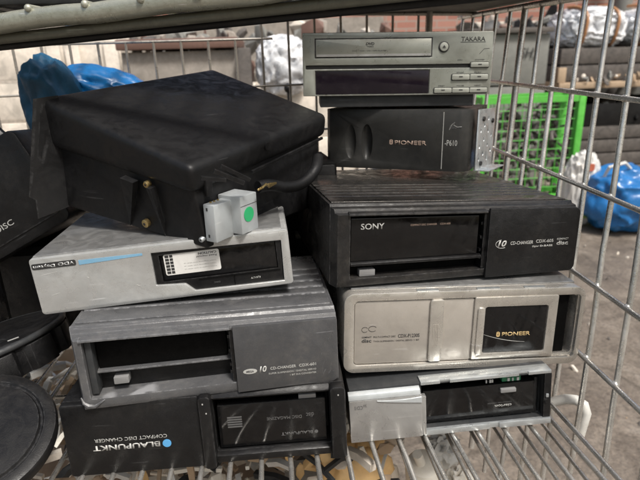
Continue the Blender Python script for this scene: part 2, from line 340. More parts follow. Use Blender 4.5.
# ---- pewter and black changer at the bottom right, turned upside down
def pewter():
    r = unit('A', 'car_disc_changer', 'pewter and black disc changer upside down with open bay, lowest of the right stack')
    W, H, D = .1052, .0565, .169
    solid('housing', lambda b: box(b, -W, W, .001, D, .0, H), DARKG, r, [cutbox(-.0310, .0975, .0035, .0535, -.01, .040)], .0008)
    panel('front_panel', -.1062, -.0320, -.0010, .0470, -.0060, .001, CLA, r, .001, .0006)
    solid('panel_lip', lambda b: prism(b, [(-.0062, .0472), (-.0050, .0525), (.0005, .0545), (.0012, .0472)], -.1066, -.0335, 'x'), ALU, r, None, .0006)
    b = bmesh.new(); n = 14      # crescent finger grip
    up = [(-.078 + .0455 * i / n, .0452 - .0012 * math.sin(math.pi * i / n)) for i in range(n + 1)]
    lo = [(-.078 + .0455 * i / n, .0452 - .0062 * (i / n) ** .8) for i in range(n, -1, -1)]
    prism(b, up + lo[:-1], -.0074, -.0055); link('finger_grip', bm_mesh(b), ALU, r)
    panel('panel_side', -.0325, -.0275, -.0010, .0440, -.0045, .002, CLA, r, 0, .0006)
    def strip(z0, z1, xa, xb, y0, notch):
        def f(b): prism(b, [(y0, z0), (y0, z1), (.012, z1 + .0006), (.012, z0)], xa, xb, 'x')
        return solid('steel_strip', f, ZINC, r, [cutbox(x, x + .010, z0 - .002, z1 + .002, y0 - .01, y0 + .0022) for x in notch], .0004)
    strip(.0545, .0580, -.0320, .1040, -.0012, (-.012, .070)); strip(-.0030, .0030, -.0300, .1050, -.0030, (.040,))
    mg = panel('magazine', -.0285, .0900, .0060, .0430, .0060, .038, GLOSS, r, .0006)
    panel('magazine_edge', .0905, .0935, .0050, .0460, .0075, .038, BLKM, r)
    panel('eject_button', .0530, .0695, .0340, .0385, .0030, .007, BTN, mg, .001)
    panel('circuit_board', .0560, .0760, .0440, .0525, .0080, .030, PCB, r)
    b = bmesh.new()
    for i, x in enumerate((.0380, .0418, .0445, .0610, .0660, .0710)): box(b, x, x + .0014 + .001 * (i % 2), .0060, .0085, .0455, .0490)
    link('connector_pin', bm_mesh(b), ZINC, r)
    b = bmesh.new(); box(b, .0975, .1048, -.0006, .010, .0032, .0540); box(b, .0985, .1010, -.0016, -.0005, .020, .025); link('side_plate', bm_mesh(b), BLKM, r)
    panel('side_catch', .0992, .1022, .0270, .0310, -.0020, .0, ZINC, r)
    text('clarion', .0480, .0660, .0160, .0192, .0058, SILP, mg, flip=True, bold=.02); text('COMPACT DISC CHANGER', .0400, .0660, .0208, .0222, .0058, DIMG, mg, flip=True)
    text('CD', -.0985, -.0925, .0370, .0410, -.0062, DIMG, r, flip=True); text('12', -.1010, -.0995, .0370, .0410, -.0062, DIMG, r, flip=True); text('X4', -.0918, -.0885, .0390, .0425, -.0062, DIMG, r, flip=True)
    return r
# ---- black changer at the bottom left, upside down
def black_changer():
    r = unit('F', 'car_disc_changer', 'black upside down disc changer with white lettering and blue dot, lowest of left stack', dy=.004)
    W, H, D = .1334, .0775, .18
    solid('housing', lambda b: prism(b, rrect(-W, W, 0, H, .003), .003, D), BLKM, r, [cutbox(.0070, .1186, .0108, .0686, -.01, .0304, .0015)], .0006)
    panel('front_panel', -W, -.0050, -.0010, H - .001, -.0035, .004, BLKM, r, .003, .0016)
    for x0, x1 in ((-.0052, .0068), (.1188, .1335)): panel('side_pillar', x0, x1, -.0015, H, -.0085, .004, BLK, r, .004, .002)
    mg = panel('magazine', .0100, .1150, .0130, .0600, .0040, .029, GLOSS, r, .0012, .0008)
    solid('frame_bar', lambda b: prism(b, [(-.001, 0), (-.002, .008), (.003, .0105), (.008, 0)], .0066, .1190, 'x'), BLK, r, None, .0008)
    solid('frame_bar', lambda b: prism(b, [(.0, .0690), (-.0015, .0715), (.003, H - .001), (.008, .069)], .0066, .1190, 'x'), BLK, r, None, .0008)
    panel('eject_button', .0890, .1060, .0590, .0640, .0060, .012, BTN, r, .0008)
    b = bmesh.new()
    for i in range(5): box(b, .0190, .0330, .0036, .0041, .0350 + i * .0026, .0364 + i * .0026)
    link('marking', bm_mesh(b), DIMG, mg)
    text('DISC MAGAZINE', .0570, .0910, .0400, .0432, .0039, DIMG, mg, flip=True); text('disc', .0955, .1030, .0400, .0450, .0039, DIMG, mg, flip=True)
    text('BLAUPUNKT', .0700, .1010, .0215, .0250, .0039, DIMG, mg, flip=True, bold=.02)
    solid('dot', lambda b: prism(b, [(.1045 + .0018 * math.cos(R(i * 20)), .0234 + .0018 * math.sin(R(i * 20))) for i in range(18)], .0037, .0041), DIMG, mg, None, 0)
    text('BLAUPUNKT', -.1085, -.0455, .0260, .0318, -.0038, WHT, r, flip=True, bold=.028)
    text('COMPACT DISC CHANGER', -.1060, -.0380, .0352, .0390, -.0038, SILP, r, flip=True, bold=.005)
    solid('dot', lambda b: prism(b, [(-.0390 + .0041 * math.cos(R(i * 12)), .0288 + .0041 * math.sin(R(i * 12))) for i in range(30)], -.0040, -.0034), DOT, r, None, 0)
    for x, z in ((-.001, .070), (.0015, .060), (.126, .069)):
        b = bmesh.new(); box(b, x, x + .0012, -.0090, -.0084, z, z + .0012); link('screw', bm_mesh(b), SILP, r)
    return r
# ---- silver changer, upside down, on the grey one
def silver_changer():
    r = unit('H', 'car_disc_changer', 'silver upside down disc changer with white sticker and blue stripe, on the grey changer', dz=.0035)
    W, H, D = .1214, .0570, .17
    win = [(-.0103, .0487), (.1137, .0462), (.1125, .0045), (.0254, .0055), (.0170, .0139), (-.0108, .0157)]
    solid('housing', lambda b: prism(b, rrect(-W, W, 0, H, .0035), 0, D), SIL, r, [lambda b: prism(b, win, -.01, .0150)], .0011)
    inner = [(-.0098, .0482), (.1130, .0457), (.1118, .0050), (.0257, .0061), (.0172, .0144), (-.0103, .0162)]
    solid('lid', lambda b: prism(b, rrect(-W + .003, W - .006, H - .002, H + .0014, .0008), .004, D - .003), SILT, r, None, .0006)
    bp = solid('bezel', lambda b: prism(b, inner, .0022, .0140), BLK, r, [cutbox(-.0040, .1080, .0175, .0450, -.01, .0100)], .0004)
    panel('magazine', -.0036, .1075, .0180, .0445, .0040, .0120, GLOSS, bp, .0004)
    st = panel('sticker', -.0002, .0530, .0232, .0446, .0034, .0041, PAPER, r, .002, .0)
    b = bmesh.new()
    for i in range(6): box(b, .0012, .0048, .0031, .0035, .0248 + i * .0033, .0272 + i * .0033); box(b, .0056, .0086, .0031, .0035, .0248 + i * .0033, .0272 + i * .0033)
    link('marking', bm_mesh(b), INK, st)
    text('CAUTION', .0330, .0505, .0408, .0430, .0034, INK, st, flip=True, bold=.02); text('Read manual', .0310, .0505, .0378, .0396, .0034, INK, st, flip=True)
    for k in range(3): text('insert magazine with label up', .0180, .0490, .0270 + k * .0030, .0282 + k * .0030, .0034, SILP, st, flip=True)
    text('EJECT', .0800, .0895, .0098, .0120, .0021, SILP, bp, flip=True, bold=.01); text('DISC', .0440, .0500, .0102, .0116, .0021, DIMG, bp, flip=True)
    b = bmesh.new(); box(b, .0300, .1100, .0012, .0022, .0158, .0164); box(b, .0640, .0646, .0012, .0022, .0065, .0158); link('button_line', bm_mesh(b), PIT, bp)
    pl = solid('badge', lambda b: prism(b, rrect(-.1198, -.0795, .0462, .0518, .0016), -.0004, .0002), INK, r, None, 0)
    text('VDO', -.0960, -.0808, .0474, .0506, -.0004, SIL, pl, flip=True, bold=.035); text('Dayton', -.1185, -.0985, .0470, .0508, -.0004, SIL, pl, flip=True, bold=.03)
    b = bmesh.new(); prism(b, [(-.0770, .0460), (-.0180, .0478), (-.0180, .0500), (-.0770, .0506)], -.0003, .0002); link('blue_stripe', bm_mesh(b), BLUEP, r, 0)
    b = bmesh.new()
    for p in (((-.118, .0395), (-.096, .0425)), ((-.073, .0335), (-.070, .032)), ((-.030, .020), (-.024, .017)), ((-.109, .019), (-.1, .021))):
        b = bmesh.new(); tube(b, [(p[0][0], .0001, p[0][1]), ((p[0][0] + p[1][0]) / 2, -.0001, (p[0][1] + p[1][1]) / 2 - .0004), (p[1][0], .0001, p[1][1])], [.00008, .0002, .00008], 5); link('scratch', bm_mesh(b), WHT, r)
    return r
# ---- graphite changer with a perforated bracket, in the right column below the player
def graphite():
    r = unit('D', 'car_disc_changer', 'small graphite disc changer with perforated metal bracket, under the silver disc player', dz=.0)
    W, H, D = .0946, .0763, .15
    def scoop(cx, depth):
        def f(b):
            bmesh.ops.create_uvsphere(b, u_segments=24, v_segments=16, radius=1)
            for v in b.verts: v.co = Vector((cx + v.co.x * .0080, -.002 + v.co.y * depth, .0345 + v.co.z * .0235))
        return f
    def base(b): prism(b, [(-W, .008), (-W + .006, 0), (W - .016, 0), (W - .010, .002), (W - .005, .006), (W - .002, .012), (W, .020), (W + .010, D), (-W, D)], 0, H, 'z')
    hs = solid('housing', base, P610, r, [scoop(-.0380, .010), scoop(-.0600, .006)], .0016)
    b = bmesh.new(); box(b, .0592, .0600, -.0003, .0002, .003, .0735); link('seam', bm_mesh(b), SILP, r)
    text('PIONEER', -.0010, .0395, .0322, .0376, -.0002, TAN, r, bold=.01)
    solid('emblem', lambda b: prism(b, rrect(-.0078, -.0035, .0322, .0385, .0015), -.0003, .0002), TAN, r, [cutbox(-.0064, -.0049, .0337, .0352, -.001, .001), cutbox(-.0064, -.0049, .0362, .0374, -.001, .001)], 0)
    text('-P610', .0625, .0775, .0325, .0395, -.0002, SILP, r)
    text('Multi', .0668, .0765, .0535, .0580, -.0002, DIMG, r, shear=.4); b = bmesh.new()
    tube(b, [(.067, -.0001, .052), (.070, -.0001, .0585), (.0735, -.0001, .0615), (.072, -.0001, .0580), (.0765, -.0001, .0555), (.082, -.0001, .0560)], .0003, 5); link('emblem', bm_mesh(b), SILP, r)
    x = W + .0015
    holes = [(.020, .014), (.020, .030), (.022, .050), (.034, .020), (.034, .038), (.034, .056), (.048, .012), (.048, .030), (.048, .048), (.047, .064), (.060, .022), (.060, .042)]
    def hole(y, z): return lambda b: prism(b, [(y + .0022 * math.cos(R(i * 36)), z + .0028 * math.sin(R(i * 36))) for i in range(10)], x - .01, x + .01, 'x')
    def br(b): prism(b, [(x, 0), (x + .018, 0), (x + .018, .0014), (x + .0016, .0014), (x + .0016, .076), (x, .076)], .012, .070)
    bk = solid('mounting_bracket', br, ZINC, r, [hole(*h) for h in holes], .0004)
    b = bmesh.new(); prism(b, [(y, z) for y, z in ((.014, .002), (.068, .002), (.068, .074), (.014, .074))], W + .0002, W + .0006, 'x'); link('dark_backing', bm_mesh(b), INK, r)  # black sheet added behind the bracket so its holes read dark
    for y, z in ((.027, .064), (.060, .060), (.026, .008)):
        b = bmesh.new(); prism(b, [(y + .003 * math.cos(R(i * 45)), z + .003 * math.sin(R(i * 45))) for i in range(8)], x + .0014, x + .0035, 'x')
        link('screw', bm_mesh(b), BLKM, bk)
    for o in (bk, bpy.data.objects['dark_backing']):
        for v in o.data.vertices:
            k = v.co.y - .012; v.co.x += .30 * k + .0035
    for v in [v for c in bk.children for v in c.data.vertices]: v.co.x += .30 * (v.co.y - .012) + .0035
    return r
# ---- the disc player on top
def player():
    r = unit('E', 'disc_player', 'silver disc player with dark display and small buttons, on top of the right stack')
    W, H, D = .1171, .0895, .19
    solid('base', lambda b: box(b, -.0960, .0985, .004, D - .01, .0005, .016), DARKG, r, None, .001)
    solid('housing', lambda b: prism(b, rrect(-W, W, .0155, H, .001), .003, D), TAK, r, None, .0012)
    solid('front', lambda b: prism(b, rrect(-W, W, .0145, H - .001, .0015), -.0020, .004), TAK, r,
          [cutbox(-.1020, .0425, .0595, .0825, -.01, -.0008), cutbox(-.1135, .0905, .0465, .0512, -.01, .002), cutbox(-.1020, .0405, .0160, .0450, -.01, .0)], .0007)
    t = panel('tray_front', -.1008, .0412, .0608, .0812, -.0028, .001, TAK, r, .0006, .0006)
    for x0, x1, z0, z1 in ((-.1022, -.1008, .0595, .0825), (.0412, .0427, .0595, .0825), (-.1008, .0412, .0595, .0607), (-.1008, .0412, .0813, .0826)): panel('tray_gap', x0, x1, z0, z1, -.0014, .0, INK, r, 0, 0)
    b = bmesh.new(); box(b, -.100, .0405, -.0031, -.0027, .0612, .0638); link('tray_step', bm_mesh(b), CLA, t)
    panel('display', -.1012, .0398, .0165, .0442, -.0012, .002, DISP, r, .0006, .0002)
    b = bmesh.new()
    for x, zz in ((-.07, .028), (-.055, .031), (-.036, .026), (-.012, .030), (.012, .024)): box(b, x, x + .010, -.00135, -.0011, zz, zz + .0008)
    panel('groove', -.1128, .0900, .0470, .0507, .0008, .003, INK, r, 0, 0)
    for x0, x1, z0, z1 in ((.0905, .1130, .0468, .0525), (.0680, .0900, .0320, .0385), (.0905, .1130, .0320, .0385), (.0465, .0685, .0165, .0225), (.0690, .0905, .0165, .0225), (.0910, .1130, .0165, .0225)):
        panel('button_surround', x0 - .0007, x1 + .0007, z0 - .0008, z1 + .0008, -.0026, -.001, INK, r, .0016, 0)
        bt = panel('button', x0, x1, z0, z1, -.0045, -.001, TAKB, r, .0012, .0008)
        b = bmesh.new(); c = (x0 + x1) / 2; zc = (z0 + z1) / 2 + .0005; box(b, c - .0022, c + .0022, -.0048, -.0044, zc - .0006, zc + .0006); link('marking', bm_mesh(b), INK, bt)
        b = bmesh.new()
    def ring(b): prism(b, [(.0565 + .0066 * math.cos(R(i * 12)), .0712 + .0066 * math.sin(R(i * 12))) for i in range(30)], -.0030, -.001)
    rg = solid('round_button', ring, INK, r, None, .0004)
    solid('button_face', lambda b: prism(b, [(.0565 + .0052 * math.cos(R(i * 12)), .0712 + .0052 * math.sin(R(i * 12))) for i in range(30)], -.0042, -.0015), TAKB, rg, None, .0006)
    b = bmesh.new(); prism(b, [(.0547, .0710), (.0583, .0710), (.0565, .0730)], -.0046, -.0041); box(b, .0547, .0583, -.0046, -.0041, .0697, .0704); link('marking', bm_mesh(b), INK, rg)
    text('TAKARA', .0775, .1070, .0775, .0825, -.0021, INK, r, bold=.01)
    b = bmesh.new(); box(b, .0770, .1075, -.0023, -.0019, .0762, .0767); tube(b, [(.1010, -.0021, .0625), (.1065, -.0021, .0685), (.113, -.0021, .0688)], .00025, 5); link('marking', bm_mesh(b), INK, r)
    text('DVD', -.0395, -.0290, .0740, .0772, -.0029, INK, t, bold=.035, shear=.2); text('VIDEO', -.0385, -.0300, .0718, .0731, -.0029, INK, t, bold=.02)
    text('DVD / VCD / CD / MP3 PLAYER', -.0560, -.0140, .0670, .0682, -.0029, DARKG, t)
    for s, x0, x1, z in (('STOP', .0740, .0830, .0400), ('PLAY', .0960, .1050, .0400), ('PREV', .0520, .0600, .0243), ('PAUSE', .0750, .0840, .0243), ('NEXT', .0970, .1050, .0243), ('STANDBY', .0960, .1080, .0548), ('ON', .0740, .0800, .0548)):
        text(s, x0, x1, z, z + .0014, -.0021, DARKG, r)
    return r
champ = champagne()
son = ten_disc('C', 'charcoal disc changer with white lettering on its glossy magazine, above the champagne changer', .2654, .0781, .255, SONYB, SONYT, BLKM, True)
grey = ten_disc('G', 'worn grey disc changer with empty black bay and torn corner, above the black changer', .2418, .0753, .17, GRY, GRY, GRYP, False)
taper(son, .56, .039); taper(grey, .40, .037)
pewter(); black_changer(); silver_changer(); graphite(); player()

# ================================================================== surroundings: materials
CONC = mat('dirty_concrete', (.185, .148, .115), .6, dust=1.0, dustcol=(.085, .064, .047), bump=.5, bscale=24, scratch=0, blotch=.3)
def concrete(m):
    n = m.node_tree.nodes; l = m.node_tree.links; p = n['Principled BSDF']; tc = n.new('ShaderNodeTexCoord')
    def noise(sc, d, r, dist=0):
        x = n.new('ShaderNodeTexNoise'); x.inputs['Scale'].default_value = sc; x.inputs['Detail'].default_value = d; x.inputs['Roughness'].default_value = r; x.inputs['Distortion'].default_value = dist
        l.new(tc.outputs['Object'], x.inputs['Vector']); return x.outputs['Fac']
    def ramp(src, stops):
        r = n.new('ShaderNodeValToRGB'); e = r.color_ramp.elements; e[0].position, e[0].color = stops[0][0], (*stops[0][1], 1); e[1].position, e[1].color = stops[-1][0], (*stops[-1][1], 1)
        for q, cc in stops[1:-1]: x = e.new(q); x.color = (*cc, 1)
        l.new(src, r.inputs[0]); return r.outputs[0]
    def mixc(f, a, b, mode='MIX'):
        r = n.new('ShaderNodeMix'); r.data_type = 'RGBA'; r.blend_type = mode
        if isinstance(f, float): r.inputs[0].default_value = f
        else: l.new(f, r.inputs[0])
        l.new(a, r.inputs[6]); l.new(b, r.inputs[7]); return r.outputs[2]
    base = ramp(noise(5, 10, .72, .8), [(.30, (.075, .060, .048)), (.46, (.155, .128, .102)), (.58, (.22, .185, .150)), (.74, (.33, .29, .245))])
    grit = ramp(noise(90, 8, .8), [(.32, (.35, .33, .31)), (.5, (.85, .85, .85)), (.68, (1.25, 1.22, 1.18))])
    c = mixc(1.0, base, grit, 'MULTIPLY')
    v = n.new('ShaderNodeTexVoronoi'); v.feature = 'DISTANCE_TO_EDGE'; v.inputs['Scale'].default_value = 2.2; l.new(tc.outputs['Object'], v.inputs['Vector'])
    wv = n.new('ShaderNodeMapRange'); wv.inputs[1].default_value = 0; wv.inputs[2].default_value = .012; wv.inputs[3].default_value = .55; wv.inputs[4].default_value = 0; l.new(v.outputs['Distance'], wv.inputs[0])
    blk = n.new('ShaderNodeRGB'); blk.outputs[0].default_value = (.05, .04, .03, 1)
    c = mixc(wv.outputs[0], c, blk.outputs[0]); l.new(c, p.inputs['Base Color'])
    rr = ramp(noise(3, 5, .6), [(.35, (.35,) * 3), (.65, (.8,) * 3)]); l.new(rr, p.inputs['Roughness'])
    b = n.new('ShaderNodeBump'); b.inputs['Strength'].default_value = .7; b.inputs['Distance'].default_value = .01; l.new(noise(35, 10, .75), b.inputs['Height']); l.new(b.outputs[0], p.inputs['Normal'])
concrete(CONC)
PALEW = mat('pale_board', (.66, .60, .52), .7, dust=.5, dustcol=(.28, .22, .17), bump=.3, bscale=120, scratch=.5, scratchcol=(.25, .2, .16), blotch=.25)
GREYW = mat('weathered_board', (.30, .27, .235), .75, dust=.8, dustcol=(.16, .13, .11), bump=.3, bscale=120, scratch=.5, scratchcol=(.15, .12, .1), blotch=.25)
RUST = mat('rusty_brown_paint', (.15, .085, .065), .6, dust=.5, dustcol=(.08, .05, .04), bump=.3, bscale=120, scratch=.3)
DARKW = mat('dark_weathered_board', (.085, .075, .068), .7, dust=.6, dustcol=(.14, .12, .10), bump=.3, bscale=120, scratch=.5, blotch=.25)
STEEL = mat('grey_painted_steel', (.20, .20, .185), .6, dust=.6, dustcol=(.12, .11, .09), bump=.3, bscale=200, scratch=.5)
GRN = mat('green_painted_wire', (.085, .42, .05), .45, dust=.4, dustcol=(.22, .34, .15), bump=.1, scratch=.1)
GRND = mat('shaded_green_wire', (.05, .22, .04), .5, dust=.5, dustcol=(.12, .18, .1), bump=.1, scratch=.1)  # green darkened for back and side mesh; their shade is put into the colour
BLUEB = mat('blue_plastic_film', (.012, .13, .36), .28, dust=.15, dustcol=(.1, .2, .3), bump=.5, bscale=60, scratch=.2, scratchcol=(.3, .45, .6))
BLUEC = mat('dark_blue_fabric', (.012, .10, .20), .5, dust=.3, dustcol=(.05, .08, .1), bump=.5, bscale=700, scratch=0, blotch=.3)
BASIN = mat('bright_blue_plastic', (.006, .13, .36), .32, dust=.1, dustcol=(.1, .2, .3), bump=.05, scratch=.2)
FILM = mat('clear_crinkled_film', (.62, .64, .67), .22, dust=.7, dustcol=(.36, .29, .22), bump=.5, bscale=60, scratch=1, scratchcol=(.75, .75, .75), blotch=.5)
WBAG = mat('white_woven_sack', (.60, .59, .56), .5, dust=.5, dustcol=(.32, .30, .26), bump=.6, bscale=60, scratch=.3)
CARD = mat('cardboard', (.42, .31, .21), .8, dust=.5, dustcol=(.25, .18, .12), bump=.3, bscale=90, scratch=.2)
TAPE = mat('brown_packing_tape', (.36, .17, .07), .35, dust=.2, bump=.2, scratch=.1)
ORNG = mat('amber_plastic', (.90, .60, .28), .42, dust=.2, dustcol=(.42, .30, .2), bump=.1, scratch=.2)
IVORY = mat('ivory_plastic', (.86, .82, .73), .42, dust=.25, dustcol=(.36, .30, .22), bump=.1, scratch=.2)
BRASS = mat('brass', (.45, .33, .14), .35, metal=.9, dust=.3, bump=.1, scratch=.1)
BLUEW = mat('blue_connector_plastic', (.02, .12, .42), .4, dust=.1, bump=0, scratch=0)
RAILD = mat('dark_dirty_bar', (.15, .15, .12), .45, metal=.4, dust=.7, dustcol=(.05, .045, .035), bump=.35, bscale=300, scratch=.5)  # darker grey version of the rail colour, for the lower bar
def brick_mat():
    m = mat('red_brick', (.3, .1, .07), .8, dust=.3, bump=.2, bscale=60, scratch=0)
    n = m.node_tree.nodes; l = m.node_tree.links; p = n['Principled BSDF']
    b = n.new('ShaderNodeTexBrick'); tc = n.new('ShaderNodeTexCoord'); mp = n.new('ShaderNodeMapping'); mp.inputs['Rotation'].default_value = (R(90), 0, 0)
    b.inputs['Color1'].default_value = (.30, .12, .085, 1); b.inputs['Color2'].default_value = (.42, .22, .17, 1); b.inputs['Mortar'].default_value = (.33, .27, .23, 1)
    b.inputs['Scale'].default_value = 1; b.inputs['Brick Width'].default_value = .24; b.inputs['Row Height'].default_value = .08; b.inputs['Mortar Size'].default_value = .008
    l.new(tc.outputs['Object'], mp.inputs[0]); l.new(mp.outputs[0], b.inputs[0]); l.new(b.outputs[0], p.inputs['Base Color']); return m
BRICK = brick_mat()

# ================================================================== large structure
def wobble(name, x0, x1, y0, y1, n, amp, m):
    bm = bmesh.new(); bmesh.ops.create_grid(bm, x_segments=n, y_segments=n, size=.5)
    from mathutils import noise
    for v in bm.verts:
        v.co.x = x0 + (v.co.x + .5) * (x1 - x0); v.co.y = y0 + (v.co.y + .5) * (y1 - y0); v.co.z = noise.fractal(Vector((v.co.x * 1.7, v.co.y * 1.7, 0)), 1, 2, 4) * amp
    return link(name, bm_mesh(bm), m)
tag(wobble('ground', -14, 14, -8, 14, 160, .008, CONC), kind='structure')
b = bmesh.new(); box(b, -12, 12, 6.6, 6.9, -.05, 3.2)
tag(link('brick_wall', bm_mesh(b), BRICK), 'orange red brick wall at the back of the yard', 'wall')

def crate(name, label, cat, x0, x1, y, depth, z0, z1, n, m, rim_m=None, posts=True, group=None):
    """boxed crate of horizontal boards; real world metres"""
    r = empty(name, ((x0 + x1) / 2, y, z0)); tag(r, label, cat, group); w = (x1 - x0) / 2; h = z1 - z0
    b = bmesh.new(); bh = h / n
    for i in range(n):
        g = .006; zz = i * bh; j = .003 * ((i * 7) % 3 - 1)
        box(b, -w, w, j, .02 + j, zz + g, zz + bh - g); box(b, -w, w, depth - .02, depth, zz + g, zz + bh - g)
        box(b, -w - .001 + j, -w + .02 + j, .022, depth - .022, zz + g, zz + bh - g); box(b, w - .02, w + .001 + j, .022, depth - .022, zz + g, zz + bh - g)
    box(b, -w + .03, w - .03, .03, depth - .03, .02, .04)
    me = evaluated(bm_mesh(b), [('bevel', .003)]); link('board_wall', me, m, r)
    if posts:
        for sx in (-1, 1): b = bmesh.new(); box(b, sx * (w - .03) - .025, sx * (w - .03) + .025, -.024, -.004, 0, h); link('corner_post', evaluated(bm_mesh(b), [('bevel', .004)]), rim_m or m, r)
    if rim_m: b = bmesh.new(); box(b, -w - .01, w + .01, -.03, depth + .01, h + .001, h + .035); link('top_rim', evaluated(bm_mesh(b), [('bevel', .004)]), rim_m, r)
    return r
# left background, behind the cart
P = at(-70, 45, 2.3); Q = at(62, 45, 2.3)
crate('wooden_crate', 'pale board crate behind the cart at the left edge of the view', 'crate', P.x, Q.x, 2.3, .9, 0, P.z + .01, 7, PALEW)
P = at(64, 45, 2.15); Q = at(120, 45, 2.15)
crate('wooden_crate', 'narrow pale board crate standing behind the crumpled blue bag', 'crate', P.x, Q.x, 2.15, .7, 0, P.z + .02, 7, PALEW)
P = at(121, 51, 2.0); Q = at(235, 51, 2.0)
crate('wooden_crate', 'grey board crate with a rusty brown top rim behind the cart', 'crate', P.x, Q.x, 2.0, .8, 0, P.z, 4, GREYW, RUST, posts=False)
P = at(237, 48, 1.95); Q = at(250, 48, 1.95)
b = bmesh.new(); box(b, P.x, Q.x, 1.95, 2.05, 0, P.z); me = evaluated(bm_mesh(b), [('bevel', .004)])
tag(link('timber_post', me, DARKW), 'dark upright timber post between the grey crate and the crinkled clear film', 'post')
P = at(160, 44, 4.2)
b = bmesh.new(); box(b, -5, 1.2, 5.6, 5.8, 0, P.z + .22); tag(link('low_wall', bm_mesh(b), GREYW), 'low pale wall far behind the left crates', 'wall')
# right background
def X(px, Y, py=100): return at(px, py, Y).x
def Z(py, Y, px=600): return at(px, py, Y).z
crate('wooden_crate', 'grey crate with black marker writing on its side, behind the green wire cage', 'crate', X(470, 3.9, 50), X(549, 3.9, 50), 3.9, .5, 0, Z(33, 3.9, 520), 3, STEEL, DARKW, posts=False)
t = bpy.data.objects['wooden_crate.003']
q = at(529, 53, 3.9); text('SH2', q.x - .065 - t.location.x, q.x + .065 - t.location.x, q.z - .035, q.z + .035, -.006, INK, t, shear=.2)
crate('wooden_crate', 'low dark board crate on the ground behind the blue bag', 'crate', X(572, 4.3, 150), X(760, 4.3, 150), 4.3, .8, 0, Z(126, 4.3), 3, DARKW, posts=False)
def slab(name, label, cat, x0, x1, y0, y1, z0, z1, m, bev=.006):
    b = bmesh.new(); box(b, x0, x1, y0, y1, z0, z1); return tag(link(name, evaluated(bm_mesh(b), [('bevel', bev)]), m), label, cat)
# black bin with open top on the low crate, a shelf board and an upper crate
def tub(name, label, cat, x0, x1, y0, y1, z0, z1, m, th=.012):
    b = bmesh.new(); box(b, x0, x1, y0, y1, z0, z1); c = bmesh.new(); box(c, x0 + th, x1 - th, y0 + th, y1 - th, z0 + th, z1 + .1)
    return tag(link(name, evaluated(bm_mesh(b), [('cut', bm_mesh(c)), ('bevel', .004)]), m), label, cat)
zc = Z(126, 4.3)
tub('black_bin', 'black open bin on the low dark crate, under the wide board', 'bin', X(578, 4.3, 110), X(760, 4.3, 110), 4.32, 5.0, zc + .002, Z(104, 4.3), BLKM)
slab('wide_board', 'wide pale board with a torn edge lying above the black bin', 'board', X(560, 4.25, 80), X(770, 4.25, 80), 4.25, 5.05, Z(88, 4.25), Z(82, 4.25), CARD, .004)
for k, (px, yy) in enumerate(((563, 4.5), (735, 4.5))):
    slab('timber_post', ('dark upright timber leg under the left end of the wide board', 'dark upright timber leg under the far right end of the wide board')[k], 'post', X(px, yy, 80), X(px + 9, yy, 80), yy, yy + .08, 0, Z(88, 4.25) - .002, DARKW)
zb = Z(82, 4.25) + .002
crate('wooden_crate', 'brown grey crate on the wide board under the film wrapped goods', 'crate', X(562, 4.3, 60), X(770, 4.3, 60), 4.32, .7, zb, Z(47, 4.3), 2, DARKW, posts=False)
slab('cardboard_sheet', 'pale cardboard piece leaning in front of the brown grey crate', 'cardboard', X(563, 4.2, 70), X(571, 4.2, 70), 4.262, 4.30, zb, Z(67, 4.2), CARD, .002)
from mathutils import noise as mn
def blob(name, label, cat, c, s, m, amp=.12, freq=2.2, sub=4, flat=None, seed=0, ridge=True, parent=None, power=1.0):
    bm = bmesh.new(); bmesh.ops.create_icosphere(bm, subdivisions=sub, radius=1)
    for v in bm.verts:
        d = v.co.normalized(); n1 = mn.fractal(d * freq + Vector((seed, 0, 0)), 1, 2, 4)
        if ridge: n1 = -abs(n1) * 1.6 + .3
        v.co = d * (1 + amp * n1)
        if power != 1: v.co = Vector([math.copysign(abs(a) ** power, a) for a in v.co])
        v.co = Vector((v.co.x * s[0], v.co.y * s[1], v.co.z * s[2]))
        if flat is not None and v.co.z < flat: v.co.z = flat
    o = link(name, bm_mesh(bm), m, parent, 50)
    o.location = c
    if label: tag(o, label, cat)
    return o
zt = Z(47, 4.3) + .002
zz = zt + .14
g1 = blob('wrapped_bundle', 'bundle wrapped in crinkled clear film and brown tape on the upper crate', 'bundle', (X(585, 4.6, 30), 4.6, zz), (.27, .28, .17), FILM, .16, 4.5, 5, flat=-.14, seed=1, power=.7)
g2 = blob('wrapped_bundle', 'second film wrapped bundle, on the upper crate at the right edge', 'bundle', (X(650, 4.6, 30), 4.6, zz), (.30, .28, .15), FILM, .16, 4.5, 5, flat=-.14, seed=5, power=.7)
for g, xs in ((g1, (-.16, .10)), (g2, (-.22, .02, .18))):
    for x in xs:
        b = bmesh.new(); pts = [(x, .0 + .285 * math.cos(a), .175 * math.sin(a) * .92) for a in [R(-50 + i * 10 - 0) for i in range(0)]]
        tube(b, [(x + .01 * math.sin(a * 3), -.29 * abs(math.cos(a)) ** .7, max(-.135, .168 * math.copysign(abs(math.sin(a)) ** .7, math.sin(a)))) for a in [R(-50 + i * 10) for i in range(15)]], .013, 6)
        link('tape_band', bm_mesh(b), TAPE, g)
b = bmesh.new(); q = at(622, 10, 6.3); tube(b, [(q.x, 6.3, 0), (q.x, 6.3, 3.0)], .10, 20)
tag(link('steel_pipe', bm_mesh(b), STEEL), 'thick grey upright pipe in front of the brick wall', 'pipe')
slab('plank', 'long pale plank lying on the crates in front of the brick wall', 'plank', X(470, 5.4, 20), X(720, 5.4, 20), 5.4, 5.7, Z(26, 5.4), Z(19, 5.4), PALEW)
slab('storage_cupboard', 'grey cupboard under the long pale plank', 'cupboard', X(480, 5.4, 20), X(700, 5.4, 20), 5.42, 5.7, 0, Z(26, 5.4) - .002, STEEL)
